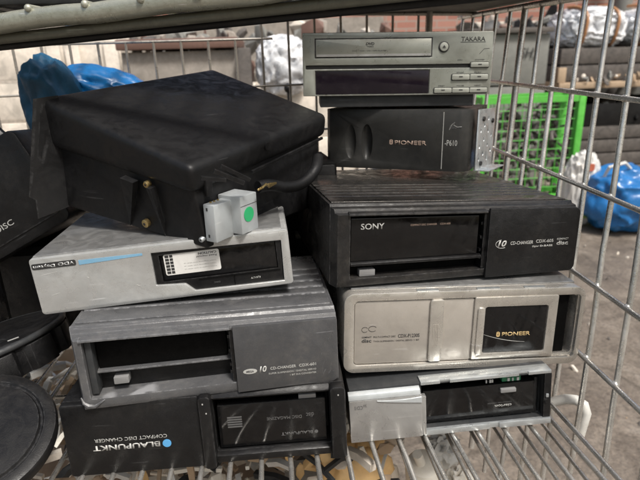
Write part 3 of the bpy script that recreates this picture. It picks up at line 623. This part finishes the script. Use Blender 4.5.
# film bag beside the timber post
blob('film_bag', 'crinkled clear plastic film hanging behind the cart, left of the disc player', 'plastic film', at(283, 66, 2.0), (.095, .09, .10), FILM, .22, 2.2, 5, seed=9, power=.8)
P = at(240, 88, 2.0); Q = at(330, 88, 2.0)
crate('wooden_crate', 'pale crate under the crinkled clear film left of the disc player', 'crate', P.x + .03, Q.x + .15, 1.98, .5, 0, P.z + .0, 5, PALEW)
blob('metal_knob', 'dark round knob on a stem beside the clear film', 'knob', at(288, 88, 1.6), (.012, .012, .014), BLKM, .05, 1, 2)
b = bmesh.new(); q = at(288, 90, 1.6); tube(b, [(0, 0, -.002), (.002, 0, -.09)], .004, 8); link('stem', bm_mesh(b), BLKM, bpy.data.objects['metal_knob'])

# green wire cage
def cage():
    x0, x1 = X(478, 3.3, 195), X(569, 3.3, 195); y0, y1 = 3.3, 3.5; h = Z(95, 3.3, 580)
    r = empty('wire_cage', (x0, y0, 0)); tag(r, 'bright green wire mesh cage standing behind the cart', 'cage'); w = x1 - x0; d = y1 - y0
    for x, y in ((0, 0), (w, 0), (w, d), (0, d)):
        b = bmesh.new(); box(b, x - .022, x + .022, y - .022, y + .022, 0, h + .01); link('corner_post', evaluated(bm_mesh(b), [('bevel', .004)]), GRN, r)
    for z0, z1 in ((h - .035, h + .003), (.03, .06)):
        for y in (0, d): b = bmesh.new(); box(b, .024, w - .024, y - .018, y + .018, z0, z1); link('frame_bar', bm_mesh(b), GRN, r)
        for x in (0, w): b = bmesh.new(); box(b, x - .018, x + .018, .024, d - .024, z0, z1); link('frame_bar', bm_mesh(b), GRN, r)
    def mesh(nm, p, u, lu, sp):
        b = bmesh.new(); n = int(lu / sp)
        for i in range(1, n): q = Vector(p) + Vector(u) * (i * sp); tube(b, [q + Vector((0, 0, .05)), q + Vector((0, 0, h - .03))], .0028, 5)
        for i in range(1, int((h - .05) / sp)): q = Vector(p) + Vector((0, 0, .05 + i * sp)); tube(b, [q, q + Vector(u) * lu], .0028, 5)
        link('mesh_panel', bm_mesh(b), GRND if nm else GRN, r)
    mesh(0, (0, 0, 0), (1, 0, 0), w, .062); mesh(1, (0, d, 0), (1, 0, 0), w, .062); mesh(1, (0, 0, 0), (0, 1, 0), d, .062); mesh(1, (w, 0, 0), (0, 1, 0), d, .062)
    return r
cage()
# clutter in the cage
rn = random.Random(5)
b = bmesh.new()
for i in range(150):
    p = Vector((X(484, 3.4, 150) + rn.random() * .5, 3.34 + rn.random() * .17, .08 + rn.random() * .5)); q = p + Vector((rn.uniform(-.12, .12), rn.uniform(-.1, .1), rn.uniform(-.08, .08)))
    tube(b, [p, (p + q) / 2 + Vector((0, 0, .02)), q], rn.uniform(.006, .020), 6)
tag(link('scrap_metal', bm_mesh(b), DARKW), kind='stuff')
b = bmesh.new()
# bags on the ground
bb = blob('plastic_bag', 'full shiny blue plastic bag standing on the concrete floor', 'bag', at(622, 207, 2.75) + Vector((0, 0, .0)), (.24, .2, .185), BLUEB, .16, 1.8, 5, seed=3, power=.85)
bb.location.z = .175
for v in bb.data.vertices:
    if v.co.z < -.17: v.co.z = -.17
b = bmesh.new(); tube(b, [(-.16, -.02, .10), (-.15, -.06, .19), (-.08, -.08, .215), (-.02, -.05, .17)], .010, 6); link('handle', bm_mesh(b), WBAG, bb)
b = bmesh.new(); tube(b, [(.02, -.02, .15), (.08, -.08, .20), (.16, -.08, .17), (.2, -.05, .10)], .012, 6); link('handle', bm_mesh(b), BLUEB, bb)
wb = blob('woven_sack', 'white sack with black lettering beside the green cage and blue bag', 'sack', (X(577, 2.85, 210), 2.85, .21), (.095, .08, .215), WBAG, .22, 2.2, 5, seed=8, power=.8)
for v in wb.data.vertices:
    if v.co.z < -.205: v.co.z = -.205
tx = text('PYTHON', -.080, .080, -.020, .020, -.094, INK, wb, rot=R(72)); tx.location = (.022, 0, .02)
b = bmesh.new(); prism(b, rrect(-.03, .02, .12, .16, .01), -.082, -.076); link('printed_patch', bm_mesh(b), mat('red_print', (.45, .12, .06), .5, dust=.2, bump=0, scratch=0), wb)
b = bmesh.new(); prism(b, rrect(-.03, .03, -.15, -.12, .01), -.080, -.070); link('printed_patch', bm_mesh(b), mat('lime_print', (.3, .45, .08), .5, dust=.2, bump=0, scratch=0), wb)

# ================================================================== the wire cart
C = Vector((0, 0, CAM_Z))
cart = empty('wire_cart', (0, .6, .3)); tag(cart, 'galvanised wire cart that holds the stacked disc changers', 'cart')
def cpart(name, b, m=WIRE):
    me = bm_mesh(b)
    for v in me.vertices: v.co -= cart.location
    return link(name, me, m, cart, 60)
def pw(Y, z, off=0): return C + Vector((.37 + .13 * z + off, Y + .2 * (z + .04), z))
b = bmesh.new(); rj = random.Random(21)
def bead(b, c, r):
    g = bmesh.ops.create_icosphere(b, subdivisions=2, radius=1)
    for v in g['verts']: v.co = c + Vector((v.co.x * r * rj.uniform(.9, 1.1), v.co.y * r * 1.3, v.co.z * r * rj.uniform(.9, 1.15)))
for i in range(-3, 12):
    Y = .4815 + i * .0505
    tube(b, [pw(Y + rj.uniform(-.0018, .0018), z, rj.uniform(-.0008, .0008)) for z in (.05, -.02, -.09, -.15, -.21, -.27, -.34, -.45, -.60)], .0046 if i == 6 else .0030, 10)
    for z in (.050, -.0545, -.1515, -.2430, -.3190): bead(b, pw(Y, z, -.0026), .0036)
for z in (-.0545, -.1515, -.2430, -.3190): tube(b, [pw(.10, z, -.0045), pw(1.06, z, -.0045)], .0028, 10)
tube(b, [pw(.10, .050), pw(1.06, .050)], .0045, 10)
cpart('side_panel', b)
b = bmesh.new()
for i in range(-5, 16):
    x = -.411 + i * .0458
    tube(b, [C + Vector((x, 1.0, .058 if x > 0 else .020)), C + Vector((x, 1.0, -.70))], .0023, 7)
for z in (-.060, -.14, -.22, -.30, -.42, -.50, -.58): tube(b, [C + Vector((-.7, .9965, z - .002)), C + Vector((.37 + .13 * z, .9965, z + .004))], .0019, 7)
tube(b, [C + Vector((-.7, 1.0, .020)), C + Vector((.02, 1.0, .020))], .0022, 7); tube(b, [C + Vector((0, 1.0, .060)), C + Vector((.38, 1.0, .052))], .0035, 8)
tube(b, [C + Vector((.295, 1.0, .06)), C + Vector((.295, 1.0, -.5))], .0065, 8)
cpart('back_panel', b, WIRED)
def fz(Y): return -.353 - .0612 * Y
b = bmesh.new()
for i in range(-22, 10):
    x = .032 + i * .0285
    tube(b, [C + Vector((x + rj.uniform(-.0012, .0012), y_, fz(y_) - .0028)) for y_ in (.20, .34, .42, .5, .6, .7, .85, 1.0)], .0026, 8)
    for Y in (.60, .82): bead(b, C + Vector((x, Y, fz(Y) - .0055)), .0034)
tube(b, [C + Vector((.302, .20, fz(.20) - .0028)), C + Vector((.302, 1.0, fz(1.0) - .0028))], .0026, 8)
for Y in (.60, .82): tube(b, [C + Vector((-.62, Y, fz(Y) - .008)), C + Vector((.32, Y, fz(Y) - .008))], .0026, 8)
cpart('bottom_grid', b)
b = bmesh.new()
for i in range(0, 8): x = .100 + i * .0285; tube(b, [C + Vector((x - .006, .24, fz(.24) - .034)), C + Vector((x + .004, 1.0, fz(1.0) - .026))], .0021, 7)
for Y in (.56, .70, .84): tube(b, [C + Vector((.09, Y, fz(Y) - .036)), C + Vector((.31, Y, fz(Y) - .036))], .0015, 7)
cpart('lower_grid', b)
b = bmesh.new()
pts = [at(535, 404, .50), at(552, 402, .495), at(566, 399, .487), at(576, 400, .480), at(584, 405, .474), at(586, 413, .470), at(583, 423, .470), at(579, 436, .470)]
tube(b, pts, .0056, 12); cpart('bent_rod', b, mat('worn_white_coating', (.58, .57, .53), .4, dust=.6, bump=.2, edge=.4))
# upper shelf: front rail made of a thick and a thin bar, and rods running back from it
A0, A1 = at(-90, 29.5, .62), at(620, -56, .40)
def along(t, dy=0, dz=0): return A0.lerp(A1, t) + Vector((0, dy, dz))
b = bmesh.new(); N = 24
dirv = (A1 - A0).normalized(); nrm = Vector((dirv.y, -dirv.x, 0)).normalized()
prof = rrect(-.010, .012, -.0125, .0048, .0070, 6)
rings = []
for i in range(N + 1):
    c = A0.lerp(A1, i / N) + Vector((0, 0, .0009 * math.sin(i * 1.3) + .0006 * math.sin(i * 3.1)))
    rings.append([b.verts.new(c - nrm * u * 1.0 + Vector((0, 0, w_))) for u, w_ in prof])
for p_, q_ in zip(rings, rings[1:]):
    for k in range(len(prof)): b.faces.new((p_[k], p_[(k + 1) % len(prof)], q_[(k + 1) % len(prof)], q_[k]))
b.faces.new(rings[0]); b.faces.new(rings[-1][::-1])
cpart('upper_rail', b, RAIL)
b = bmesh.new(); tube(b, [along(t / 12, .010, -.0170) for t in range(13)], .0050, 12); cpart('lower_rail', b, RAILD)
b = bmesh.new(); tube(b, [along(t / 12, .020, -.0232) for t in range(13)], .0042, 8); cpart('shelf_edge', b, BLKM)
for px, py in ((-28, 10), (27, 8), (84, 4), (140, -1), (197, -6), (253, -12), (309, -19)):
    Y0 = .62 + (px + 90) / 710 * (.36 - .62) - .020
    p = at(px, py, Y0)
    b = bmesh.new(); tube(b, [p + Vector((0, 0, .0)), p + Vector((.0, .002, 0)), p + Vector((0, .45, 0))], [.0022, .0036, .0036], 12); cpart('shelf_rod', b, RAIL)
z = at(28, 8, .57).z
b = bmesh.new(); box(b, -.60, .02, .62, .80, z + .006, z + .13); tag(link('shelf_shade_box', evaluated(bm_mesh(b), [('bevel', .006)]), DARKG), 'dark grey box added on the upper shelf rods to shade the left stack', 'box')  # stands for the dark shelf load; also added to block light
b = bmesh.new(); box(b, .03, .40, .66, 1.05, z + .014, z + .10); tag(link('shelf_shade_box', evaluated(bm_mesh(b), [('bevel', .006)]), DARKW), 'dark brown box added on the upper shelf to shade the disc player', 'box')  # added to block the light above the disc player

# ================================================================== black moulded housing on the left stack
L, B, R_, F = at(37, 97, .60), at(213, 68, .79), at(328, 114, .655), at(190, 168, .47)
hroot = empty('moulded_housing', at(207, 250, .4855)); tag(hroot, 'large black moulded plastic housing with silver connector boxes, lying on the silver changer', 'housing')
def hpart(name, me, m, smooth=60, parent=None):
    for v in me.vertices: v.co -= hroot.location
    return link(name, me, m, parent or hroot, smooth)
def hexa(top, bot):
    bm = bmesh.new(); T = [bm.verts.new(p) for p in top]; D = [bm.verts.new(p) for p in bot]
    bm.faces.new(T); bm.faces.new(D[::-1])
    for i in range(4): bm.faces.new((T[i], D[i], D[(i + 1) % 4], T[(i + 1) % 4]))
    return bm
def soft(bm, wd, seg=4):
    bmesh.ops.recalc_face_normals(bm, faces=bm.faces)
    bmesh.ops.bevel(bm, geom=list(bm.edges), offset=wd, segments=seg, profile=.6, affect='EDGES', clamp_overlap=True)
    return bm_mesh(bm)
Fb, Lb, Rb = at(193, 196, .477), at(45, 146, .603), at(326, 136, .657); Bb = B + Vector((0, .002, -.045))
hpart('lid', soft(hexa([L, F, R_, B], [Lb, Fb, Rb, Bb]), .0095, 5), HOUS)
cen = (L + F + R_ + B) / 4
def inw(p, k=.06): return p + (Vector((cen.x, cen.y, p.z)) - p) * k
F2, L2, R2 = at(207, 249, .488), at(66, 206, .595), at(318, 205, .655); B2 = B + Vector((-.004, -.01, -.115))
up = Vector((0, 0, .006))
hpart('body', soft(hexa([inw(Lb) + up, inw(Fb, .035) + up, inw(Rb) + up, inw(Bb) + up], [L2, F2, R2, B2]), .003, 3), HOUS)
# flared end wing at the left
w1 = [at(33, 99, .585), at(52, 96, .60), at(66, 150, .60), at(72, 205, .595), at(38, 219, .575), at(35.5, 200, .577), at(29, 197, .578)]
bm = bmesh.new(); off = Vector((.004, .006, 0)); a_ = [bm.verts.new(p) for p in w1]; c_ = [bm.verts.new(p + off) for p in w1]
bm.faces.new(a_); bm.faces.new(c_[::-1])
for i in range(len(w1)): bm.faces.new((a_[i], c_[i], c_[(i + 1) % len(w1)], a_[(i + 1) % len(w1)]))
hpart('end_flange', bm_mesh(bm), HOUS, 30)
# details found on the two visible side faces
def hit(px, py, p0, p1, p2, out=0):
    n = (p1 - p0).cross(p2 - p0).normalized(); d = at(px, py, 1) - C
    if n.dot(d) > 0: n = -n
    t = n.dot(p0 - C) / n.dot(d); return C + d * t + n * out, n
fl = (inw(Fb, .035), F2, L2)
for tri in (((124, 176), (137, 181), (131, 225)), ((150, 186), (154, 187), (166, 236))):
    bm = bmesh.new(); ps = [hit(x, y, *fl) for x, y in tri]; n = ps[0][1]
    a_ = [bm.verts.new(p + n * .0055) for p, _ in ps[:2]] + [bm.verts.new(ps[2][0] + n * .001)]; c_ = [bm.verts.new(p - n * .002) for p, _ in ps]
    bm.faces.new(a_); bm.faces.new(c_[::-1])
    for i in range(3): bm.faces.new((a_[i], c_[i], c_[(i + 1) % 3], a_[(i + 1) % 3]))
    hpart('stiffening_rib', bm_mesh(bm), HOUS, 0)
for x, y, s, m in ((147.5, 184, .0034, BRASS), (146.5, 223, .0042, BRASS), (202.5, 239, .0026, ZINC)):
    p, n = hit(x, y, *fl); bm = bmesh.new(); tube(bm, [p - n * .002, p + n * .0022, p + n * .003], [s, s, s * .75], 14)
    hd = hpart('screw', bm_mesh(bm), m, 40)
    bm = bmesh.new(); tube(bm, [p + n * .0029, p + n * .0032], s * .38, 6); hpart('socket', bm_mesh(bm), INK, 40, hd)
e1 = (R_ - F); e1.z = .0; e1.normalize(); e2 = Vector((e1.y, -e1.x, 0)); e3 = Vector((0, 0, 1))
O = at(206, 241, .486)
def obox(a0, a1, o0, o1, h0, h1, bev=.0008, org=O):
    T = [org + e1 * a + e2 * o + e3 * h1 for a, o in ((a0, o0), (a1, o0), (a1, o1), (a0, o1))]
    D = [org + e1 * a + e2 * o + e3 * h0 for a, o in ((a0, o0), (a1, o0), (a1, o1), (a0, o1))]
    bm = hexa(T, D); bmesh.ops.recalc_face_normals(bm, faces=bm.faces); return evaluated(bm_mesh(bm), [('bevel', bev)])
H1 = (at(206, 204, .486) - O).z
cb = hpart('connector_box', obox(.0, .0245, .0005, .0135, 0, H1), ALU, 30)
for hh in (.004, H1 - .006):
    hpart('slot', obox(-.0003, -.0001, .0040, .0060, hh, hh + .003, .0001), INK, 30, cb)
cb2 = hpart('connector_box', obox(.0235, .0480, -.002, .0250, .0025, H1 + .0035), ALU, 30)
bm = bmesh.new(); gc = O + e1 * .0345 + e2 * .0252 + e3 * (.0025 + H1 * .5)
tube(bm, [gc, gc + e2 * .0003], .0072, 24); hpart('round_sticker', bm_mesh(bm), GREEN, 30, cb2)
hpart('seam', obox(.0236, .0482, .0248, .0252, .0295, .0299, .0), INK, 0, cb2)
for k in range(3): hpart('pin', obox(.006 + k * .005, .0075 + k * .005, .003, .005, H1, H1 + .0012, .0002), BRASS, 0, cb)
hpart('blue_plug', obox(.0480, .0530, .002, .018, .008, H1 - .004), BLUEW, 30, cb2)
bm = bmesh.new()
for k in range(3): tube(bm, [at(258 + k * 2, 190 - k, .50), at(264 + k, 186 - k, .505), at(269, 184 + k * 1.5, .515), at(276, 183, .53)], .0011, 6)
hpart('brass_wire', bm_mesh(bm), BRASS, 60, cb2)
hpart('hinge_tab', obox(.004, .012, .0, .004, H1 + .006, H1 + .022, .001), HOUS, 30)
def strip(p, q, r0, nm='latch_bar', m=HOUS):
    bm = bmesh.new(); tube(bm, [p, q], r0, 4); hpart(nm, bm_mesh(bm), m, 30)
strip(at(214, 171, .474), at(244, 183, .480), .0026); strip(at(221, 166, .478), at(250, 180, .484), .0022); strip(at(201, 178, .470), at(226, 180, .474), .0024)
strip(at(252, 172, .53), at(322, 138, .645), .0018, 'moulding_line', HOUS)
p, n = hit(267, 146, F, R_, Rb); bm = bmesh.new(); tube(bm, [p - n * .001, p + n * .0012], .0042, 12); hpart('moulded_boss', bm_mesh(bm), HOUS, 30)
bm = bmesh.new(); pts = [at(258, 187, .53), at(270, 185, .54), at(284, 187, .55), at(298, 185, .56), at(309, 178, .57), at(316, 168, .58), at(318, 158, .60)]
sm = []
for i in range(len(pts) - 1):
    for k in range(4):
        t = k / 4; p0, p1, p2, p3 = pts[max(i - 1, 0)], pts[i], pts[i + 1], pts[min(i + 2, len(pts) - 1)]
        sm.append(.5 * ((2 * p1) + (p2 - p0) * t + (2 * p0 - 5 * p1 + 4 * p2 - p3) * t * t + (3 * p1 - p0 - 3 * p2 + p3) * t ** 3))
tube(bm, sm + [pts[-1]], .0062, 10); hpart('cable', bm_mesh(bm), HOUS, 60)

# ================================================================== other units wedged behind and beside
def plain_unit(name, label, cat, loc, rot, dims, m, details=True):
    r = empty(name, loc, [R(a) for a in rot]); tag(r, label, cat); W, D, H = dims
    solid('housing', lambda b: prism(b, rrect(-W / 2, W / 2, 0, H, .004), 0, D), m, r, [cutbox(-W * .42, W * .1, H * .2, H * .8, -.01, .012, .002)] if details else None, .0015)
    if details:
        panel('magazine', -W * .41, W * .09, H * .22, H * .78, .006, .011, GLOSS, r)
        panel('door_panel', W * .13, W * .47, H * .06, H * .92, -.002, .001, BLKM, r, .003)
    return r
plain_unit('amplifier', 'black unit wedged in the gap behind the two stacks', 'amplifier', C + Vector((.175, .705, -.398)), (-3.5, 0, 0), (.35, .17, .205), PIT)
plain_unit('amplifier', 'upper black unit in the gap behind the two stacks', 'amplifier', C + Vector((.045, .70, -.19)), (-3.5, 0, 3), (.09, .12, .05), PIT)
plain_unit('amplifier', 'black unit lying behind the left stack', 'amplifier', C + Vector((-.10, .70, -.398)), (-3.5, 0, 0), (.17, .20, .18), PIT)
# black player at the left edge, tilted
j = at(72, 217, .635)
jr = empty('portable_player', j, (R(-6), R(-28), R(-4))); tag(jr, 'tilted black portable player with grey lettering at the left edge, behind the housing', 'player')
solid('housing', lambda b: prism(b, rrect(-.27, 0, 0, .118, .010), 0, .15), BLKM, jr, None, .003)
text('COMPACT-DISC', -.155, -.064, .027, .0335, -.0004, SILP, jr)
b = bmesh.new(); box(b, -.262, -.010, -.0012, .001, .0125, .0140); link('edge_line', bm_mesh(b), BLK, jr)
b = bmesh.new(); tube(b, [(-.14, .02, .116), (-.135, .02, .140), (-.11, .02, .150), (-.05, .02, .148), (-.03, .02, .136), (-.025, .02, .116)], .007, 10); link('handle', bm_mesh(b), BLK, jr)
# ribbed round device
c = at(-21, 346, .565)
rr_ = empty('ribbed_case', c, (R(-9), R(-14), 0)); tag(rr_, 'black round case with a ribbed rim and a handle recess, above the flat round cover', 'case')
def ribbed(b):
    n = 120; pr = []
    for i in range(n):
        a = 2 * math.pi * i / n; k = .0060 if (i % 10) < 7 else 0
        pr.append(((.086 + k) * math.cos(a), (.086 + k) * math.sin(a)))
    prism(b, pr, -.032, -.004, 'z')
solid('rim', ribbed, BLKM, rr_, None, .0012, 25)
solid('top_cover', lambda b: prism(b, [(.0895 * math.cos(R(i * 5)), .0895 * math.sin(R(i * 5))) for i in range(72)], -.0045, .004, 'z'), BLK, rr_,
      [lambda b: prism(b, [(.012 + .034 * math.cos(R(i * 15)), -.030 + .018 * math.sin(R(i * 15))) for i in range(24)], -.001, .01, 'z')], .003, 25)
b = bmesh.new(); tube(b, [(.089 * math.cos(R(a)), .089 * math.sin(R(a)), .0005) for a in range(0, 361, 5)], .0036, 8); link('edge_highlight', bm_mesh(b), DARKG, rr_, 60)  # lighter ring; the highlight along the top edge is put in as colour
b = bmesh.new(); tube(b, [(.036, -.077, .003), (.036, -.077, .0065), (.036, -.077, .0075)], [.0050, .0050, .0034], 14); link('screw', bm_mesh(b), ZINC, rr_)
b = bmesh.new(); prism(b, [(.056, -.040), (.066, -.036), (.064, -.033), (.054, -.037)], .0038, .0044, 'z'); link('marking', bm_mesh(b), SILP, rr_)
# flat round cover at the bottom left
c = at(-24, 438, .43)
rc = empty('round_cover', c, (R(20), R(6), 0)); tag(rc, 'flat black round cover with a scratched raised rim at the bottom left corner', 'cover')
b = bmesh.new(); prf = [(0, -.012), (.060, -.012), (.0665, -.008), (.0675, .000), (.066, .004), (.062, .0055), (.0565, .0055), (.0550, .0040), (.0535, .0040), (.052, .0062), (.045, .0066), (0, .0060)]
seg = 96; ringsv = []
for rad, z_ in prf:
    ringsv.append([b.verts.new((0, 0, z_))] if rad == 0 else [b.verts.new((rad * math.cos(2 * math.pi * k / seg), rad * math.sin(2 * math.pi * k / seg), z_)) for k in range(seg)])
for u, v in zip(ringsv, ringsv[1:]):
    for k in range(seg):
        f = [u[k % len(u)], u[(k + 1) % len(u)], v[(k + 1) % len(v)], v[k % len(v)]]; f = list(dict.fromkeys(f))
        b.faces.new(f)
link('cover_disc', bm_mesh(b), BLK, rc, 30)
b = bmesh.new(); box(b, -.030, .0, -.001, .001, .0063, .0068); link('marking', bm_mesh(b), DARKG, rc)
plain_unit('amplifier', 'black unit under the ribbed case at the left edge', 'amplifier', at(2, 345, .70), (0, 0, 0), (.17, .12, .14), PIT)

# blue cloth and basin behind the housing
bg_ = empty('plastic_bag', at(60, 120, .90)); tag(bg_, 'crumpled blue plastic bag behind the black housing, dark blue fold at its left', 'bag')
o_ = blob('bag_fold', None, None, at(64, 122, .89) - bg_.location, (.046, .045, .100), BLUEC, .22, 1.3, 5, seed=14, parent=bg_, power=.9)
o_.rotation_euler = (0, R(-14), 0)
o_ = blob('bag_body', None, None, at(104, 92, .95) - bg_.location, (.076, .050, .040), BASIN, .16, 1.5, 5, seed=17, parent=bg_, power=.9)
o_.rotation_euler = (0, R(14), 0)

# ================================================================== clutter on the tray under the cart's wire floor
tub('cardboard_tray', 'shallow cardboard tray under the wire floor, full of plastic scraps', 'tray', -.46, .135, .47, 1.0, CAM_Z - .60, CAM_Z - .55, CARD, .006)
def on(px, py, Y): return at(px, py, Y)
# amber fitting: bulged body with a square frame
a = empty('plastic_fitting', on(350, 458, .54)); tag(a, 'amber plastic fitting with a square frame under the wire floor', 'plastic part')
blob('body', None, None, (0.006, 0, -.010), (.042, .03, .034), ORNG, .35, 1.3, 4, seed=2, ridge=False, parent=a)
blob('end_knob', None, None, (.026, .006, .016), (.018, .016, .013), ORNG, .25, 1.3, 3, seed=4, ridge=False, parent=a)
fr = solid('square_frame', lambda b: prism(b, rrect(-.022, .022, -.020, .020, .002), 0, .010), ORNG, a, [cutbox(-.015, .015, -.013, .013, -.01, .02, .001)], .001); fr.location = (-.030, -.012, .006); fr.rotation_euler = (R(20), R(28), R(15))
a = empty('plastic_bottle', on(424, 474, .535), (R(18), R(-8), 0)); tag(a, 'ivory plastic bottle standing under the wire floor', 'bottle')
b = bmesh.new(); tube(b, [(0, 0, -.075), (0, 0, -.072), (0, 0, .018), (0, 0, .026), (0, 0, .028)], [.020, .0235, .0235, .019, .004], 28); link('body', bm_mesh(b), IVORY, a, 40)
b = bmesh.new(); tube(b, [(-.004, 0, .028), (-.008, .0, .050)], .006, 14); link('neck', bm_mesh(b), IVORY, a, 40)
blob('crumpled_bag', 'small white crumpled plastic bag under the pewter changer', 'plastic bag', on(443, 449, .545), (.022, .02, .024), WBAG, .5, 1.8, 4, seed=6)
blob('crumpled_bag', 'ivory lump of foam at the right end of the cardboard tray', 'foam', on(458, 484, .56), (.024, .02, .024), IVORY, .4, 3, 4, seed=7)
blob('ivory_handle', 'curved ivory plastic handle between the amber fitting and the bottle', 'handle', on(392, 482, .55), (.010, .010, .028), IVORY, .2, 1.2, 3, seed=11, ridge=False)
blob('white_bowl', 'white plastic bowl lying under the black changer', 'bowl', on(262, 496, .55), (.040, .03, .022), IVORY, .1, 1.2, 4, seed=12, ridge=False)
slab('paper_sheet', 'white sheet of paper on the tray left of the amber fitting', 'paper', on(285, 478, .55).x, on(345, 478, .55).x, .50, .58, on(310, 476, .55).z - .002, on(310, 476, .55).z, WBAG, .0004)
rn = random.Random(11); b = bmesh.new()
for i in range(620):
    x = -.45 + rn.random() * .575; y = .47 + rn.random() * .40; z_ = CAM_Z - .595 + rn.random() ** .7 * .165
    d = Vector((rn.uniform(-1, 1), rn.uniform(-1, 1), rn.uniform(-.15, .5))).normalized() * rn.uniform(.02, .06)
    tube(b, [Vector((x, y, z_)), Vector((x, y, z_)) + d * .5 + Vector((0, 0, .004)), Vector((x, y, z_)) + d], [rn.uniform(.002, .007)] * 3, 4)
ob = link('scrap_pieces', bm_mesh(b), IVORY, None, 30); tag(ob, kind='stuff')
for m_ in (CARD, PALEW, DARKG, WBAG): ob.data.materials.append(m_)
me = ob.data; comp = 4 * 2 + 2
for i, p in enumerate(me.polygons): p.material_index = (i // comp * 7 + i // comp // 5) % 5

rn = random.Random(31)
def scatter(name, n, f, mats, size, label=None):
    b = bmesh.new(); idx = []
    for i in range(n):
        x, y, z_ = f(); s_ = rn.uniform(*size); g = bmesh.ops.create_icosphere(b, subdivisions=1, radius=1); q = Euler((rn.random() * 6, rn.random() * 6, rn.random() * 6)).to_matrix()
        sx, sy, sz = rn.uniform(.5, 1.6), rn.uniform(.4, 1), rn.uniform(.12, .5)
        for v in g['verts']: v.co = Vector((x, y, z_)) + q @ Vector((v.co.x * sx * s_, v.co.y * sy * s_, v.co.z * sz * s_))
    me = bm_mesh(b); o = link(name, me, mats[0], None, 20); tag(o, kind='stuff')
    for m_ in mats[1:]: me.materials.append(m_)
    for i, p in enumerate(me.polygons): p.material_index = (i // 20 * 5 + i // 100) % len(mats)
    return o
scatter('litter', 420, lambda: (rn.uniform(.45, 4.2), rn.uniform(.5, 4.1) , .004), (CARD, DARKW, PALEW, DARKW, GREYW), (.003, .016))
zt2 = Z(82, 4.25)
scatter('board_debris', 60, lambda: (rn.uniform(X(575, 4.25, 80), X(700, 4.25, 80)), rn.uniform(4.2, 4.30), zt2 + rn.uniform(.0, .05)), (PALEW, DARKW, STEEL, CARD), (.01, .04))
scatter('bin_scrap', 90, lambda: (rn.uniform(X(580, 4.4, 100), X(720, 4.4, 100)), rn.uniform(4.36, 4.8), Z(108, 4.35) + rn.uniform(-.08, .03)), (DARKW, STEEL, RUST, PIT), (.02, .07))
scatter('cupboard_scrap', 110, lambda: (rn.uniform(X(495, 5.3, 20), X(690, 5.3, 20)), rn.uniform(5.2, 5.38), rn.uniform(.5, 1.25)), (DARKW, RUST, STEEL, DARKG), (.03, .11))

o_ = scatter('plastic_scrap', 95, lambda: (rn.uniform(-.20, .125), rn.uniform(.49, .66), CAM_Z + rn.uniform(-.52, -.435)), (IVORY, ORNG, PALEW, IVORY, CARD), (.008, .020))
o_.data.shade_smooth()
scatter('crate_scrap', 120, lambda: (rn.uniform(-1.1, -.1), rn.uniform(2.3, 2.9), CAM_Z + rn.uniform(.0, .075)), (DARKW, RUST, GREYW, STEEL), (.015, .06))

scatter('yard_scrap', 130, lambda: (rn.uniform(X(498, 4.4, 30), X(700, 4.4, 30)), rn.uniform(4.62, 5.2), CAM_Z + rn.uniform(-.28, .16)), (DARKW, RUST, STEEL, GREYW, DARKG), (.03, .12))
scatter('wall_scrap', 150, lambda: (rn.uniform(-1.6, .9), rn.uniform(3.3, 4.4), rn.uniform(.75, 1.13)), (DARKW, RUST, STEEL, GREYW, PALEW), (.03, .11))
